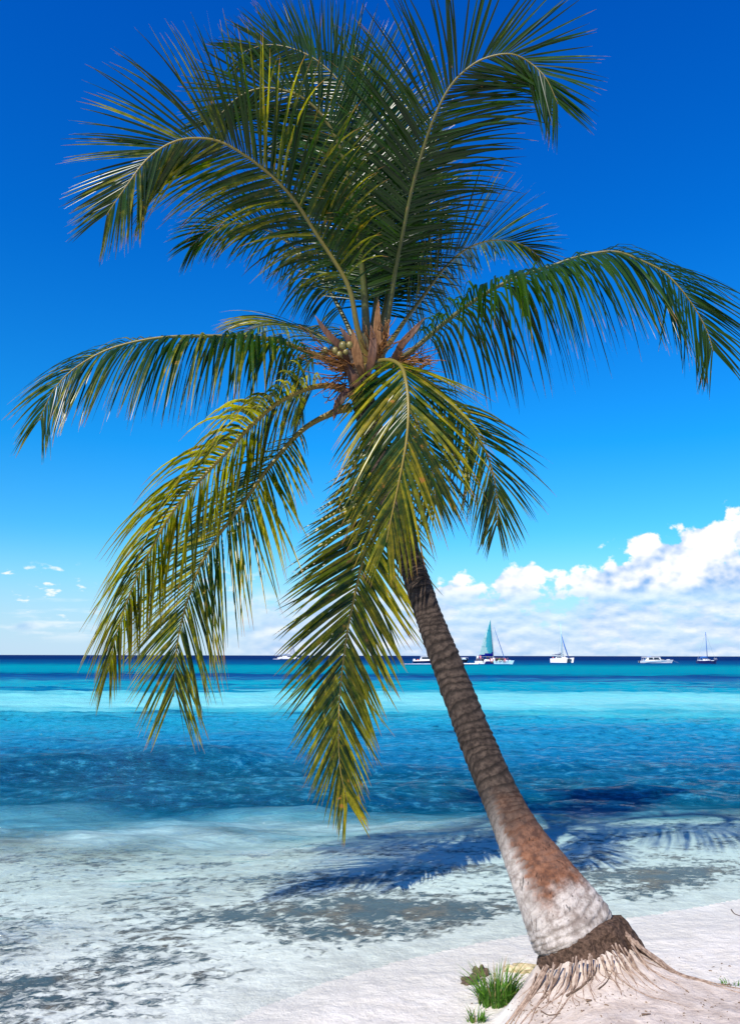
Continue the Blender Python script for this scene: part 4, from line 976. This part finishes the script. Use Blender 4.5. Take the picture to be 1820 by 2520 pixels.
# --- anchored catamaran, bows towards us
k = (G(1380, 1630.5, 0) - CM.translation).length / F
o = boat_root('anchored_catamaran', 1382, 1630.5, 0, 'anchored white catamaran with bare mast and bundled white sail, seen bow-on', 'catamaran')
Lc = 46 * k; yaw = R(-52)
cr = o; o.rotation_euler = (0, 0, yaw)
for s_ in (-1, 1):
    mb = hull(MB(), Lc, 7.5 * k, 11.2 * k, 9.2 * k, s_ * 12 * k); mb.v = [(x - Lc / 2, y, z_) for x, y, z_ in mb.v]; mb.build('hull', WH, o)
MB().box(-Lc * .42, Lc * .26, -12 * k, 12 * k, 6.2 * k, 9.8 * k, .1).build('deck', WH, o)
MB().prism([(Lc * .26, 8.0 * k), (Lc * .46, 8.8 * k), (Lc * .46, 9.4 * k), (Lc * .26, 9.2 * k)], -9 * k, 9 * k).build('trampoline', BK, o)
MB().loft([[(-Lc * .28, y, 9.6 * k), (-Lc * .24, y, 13.2 * k), (Lc * .08, y, 13.4 * k), (Lc * .20, y, 9.7 * k)] for y in (-8 * k, 8 * k)]).build('cabin', WH, o)
MB().loft([[(-Lc * .22, y, 10.4 * k), (-Lc * .20, y, 12.6 * k), (Lc * .085, y, 12.7 * k), (Lc * .165, y, 10.5 * k)] for y in (-8.15 * k, 8.15 * k)]).build('window', GLS, o)
MB().box(-Lc * .46, -Lc * .02, -10 * k, 10 * k, 17.6 * k, 18.3 * k, .05).build('awning', NV, o)
for xx in (-.42, -.06):
    for y in (-9 * k, 9 * k): stay(o, (Lc * xx, y, 9.4 * k), (Lc * xx, y, 17.7 * k), .06, 'awning_post')
MB().tube([(0, 0, 10 * k), (0, 0, 90 * k)], [.16, .09], 8).build('mast', LB, o, True)
rnd = random.Random(4); mb = MB()
c_, _ = catmull([(0, 0, 24 * k), (-Lc * .12, .1, 21 * k), (-Lc * .30, 0, 19.8 * k), (-Lc * .40, 0, 19.4 * k)], 16)
mb.tube(c_, [(1.9 + rnd.uniform(-.5, .7)) * k * (1.3 if i < 8 else .8) for i in range(16)], 8); mb.build('furled_mainsail', SAILW, o, True)
MB().tube([(0, 0, 17.2 * k), (-Lc * .45, 0, 18.9 * k)], .12, 6).build('boom', GR, o, True)
MB().tube([(0.1, 0, 66 * k), (Lc * .2, 0, 38 * k), (Lc * .44, 0, 9.8 * k)], [.08, .20, .16], 7).build('furled_jib', BLU, o, True)
for s_ in (-1, 1): stay(o, (0, 0, 80 * k), (-Lc * .1, s_ * 12 * k, 10 * k), .035)
MB().box(Lc * .18, Lc * .24, -2 * k, 0, 9.6 * k, 14 * k, .04).build('deck_locker', WH, o)
MB().ball((-Lc * .36, -12 * k, 11.5 * k), 1.3 * k, (1.6, 1, .9), 2).build('life_ring', paint('coral_red', (.7, .15, .1)), o)

# --- motor yacht
k = (G(1605, 1631, 0) - CM.translation).length / F; L = 70 * k
o = boat_root('motor_yacht', 1572, 1631.2, R(-4), 'low white motor yacht with tinted cabin windows moored between the bare-masted boats', 'yacht')
hull(MB(), L, 3.6, 6.6 * k, 4.2 * k, rake=.07).build('hull', WH, o)
MB().loft([[(L * (.06 + q * .94), -1.9 * (1 - max(0, (q - .25) / .75) ** 2.3) - .02, (3.0 + 1.0 * q) * k + dz_) for q in (0, .2, .4, .6, .8, .95)] for dz_ in (0, .9 * k)], closed_ring=False).build('hull_stripe', LB, o)
MB().loft([[(L * .16, y, 4.2 * k), (L * .24, y, 12.6 * k), (L * .60, y, 12.8 * k), (L * .76, y, 6.4 * k)] for y in (-1.35, 1.35)]).build('cabin', WH, o)
for a, b in ((.265, .40), (.42, .585)): MB().prism([(L * a, 6.6 * k), (L * a + .1, 11.6 * k), (L * (b - .01), 11.6 * k), (L * (b + (.02 if b < .5 else .05)), 6.8 * k)], -1.37, 1.37).build('window', GLS, o)
MB().prism([(L * .655, 7.0 * k), (L * .625, 11.2 * k), (L * .66, 10.9 * k), (L * .745, 7.0 * k)], -1.36, 1.36).build('windscreen', GLS, o)
MB().loft([[(L * .10, y, 12.2 * k), (L * .12, y, 13.4 * k), (L * .60, y, 13.6 * k), (L * .66, y, 12.7 * k)] for y in (-1.5, 1.5)]).build('roof', WH, o)
MB().box(L * .26, L * .36, -.9, .9, 13.6 * k, 14.6 * k, .05).build('roof_canopy', BLU, o)
for q in (.05, .10): stay(o, (L * q, -1.4, 4 * k), (L * q, -1.4, 9.6 * k), .07, 'rail_post', WH)
MB().box(-L * .03, L * .02, -.8, -.1, .0, 5 * k, .08).build('outboard_engine', BK, o)
MB().box(L * .86, L * .96, -.5, .5, 6.6 * k, 7.8 * k, .1).build('bow_cushion', WH, o)
stay(o, (L * 1.05, 0, 6 * k), (L * 1.2, -1, 0), .02, 'mooring_line')
# --- small sloop
k = (G(1733, 1631, 0) - CM.translation).length / F; L = 38 * k
o = boat_root('sloop', 1714, 1633, R(2), 'small single-masted sailboat with a dark navy hull, rightmost of the boats', 'sailboat')
hull(MB(), L, 2.2, 7.4 * k, 5.4 * k, rake=.05).build('hull', NV, o)
MB().box(L * .06, L * .86, -.85, .85, 5.3 * k, 6.4 * k, .08).build('deck', WH, o)
MB().loft([[(L * .28, y, 6.2 * k), (L * .31, y, 9.2 * k), (L * .58, y, 8.8 * k), (L * .70, y, 6.2 * k)] for y in (-.7, .7)]).build('cabin', WH, o)
for a in (.36, .46, .55): MB().box(L * a, L * (a + .05), -.73, .73, 7.0 * k, 8.2 * k).build('window', GLS, o)
MB().box(L * .10, L * .28, -.8, .8, 10 * k, 10.8 * k, .05).build('cockpit_awning', BLU, o)
for q in (.12, .26): stay(o, (L * q, -.7, 6 * k), (L * q, -.7, 10 * k), .05, 'awning_post')
MB().tube([(L * .56, 0, 7 * k), (L * .56, 0, 62 * k)], [.12, .08], 8).build('mast', BLU, o, True)
MB().tube([(L * .56, 0, 12 * k), (L * .36, 0, 12.6 * k), (L * .16, 0, 12 * k)], [.26, .22, .12], 8).build('furled_mainsail', BLU, o, True)
stay(o, (L * .56, 0, 61 * k), (L * .02, 0, 6 * k), .03, 'backstay'); stay(o, (L * .56, 0, 60 * k), (L * .98, 0, 8 * k), .03, 'forestay')
rail(o, L * .9, L * 1.04, -.3, 7 * k, 10.4 * k, 3); rail(o, 0, L * .12, -.8, 5.4 * k, 8.6 * k, 3)
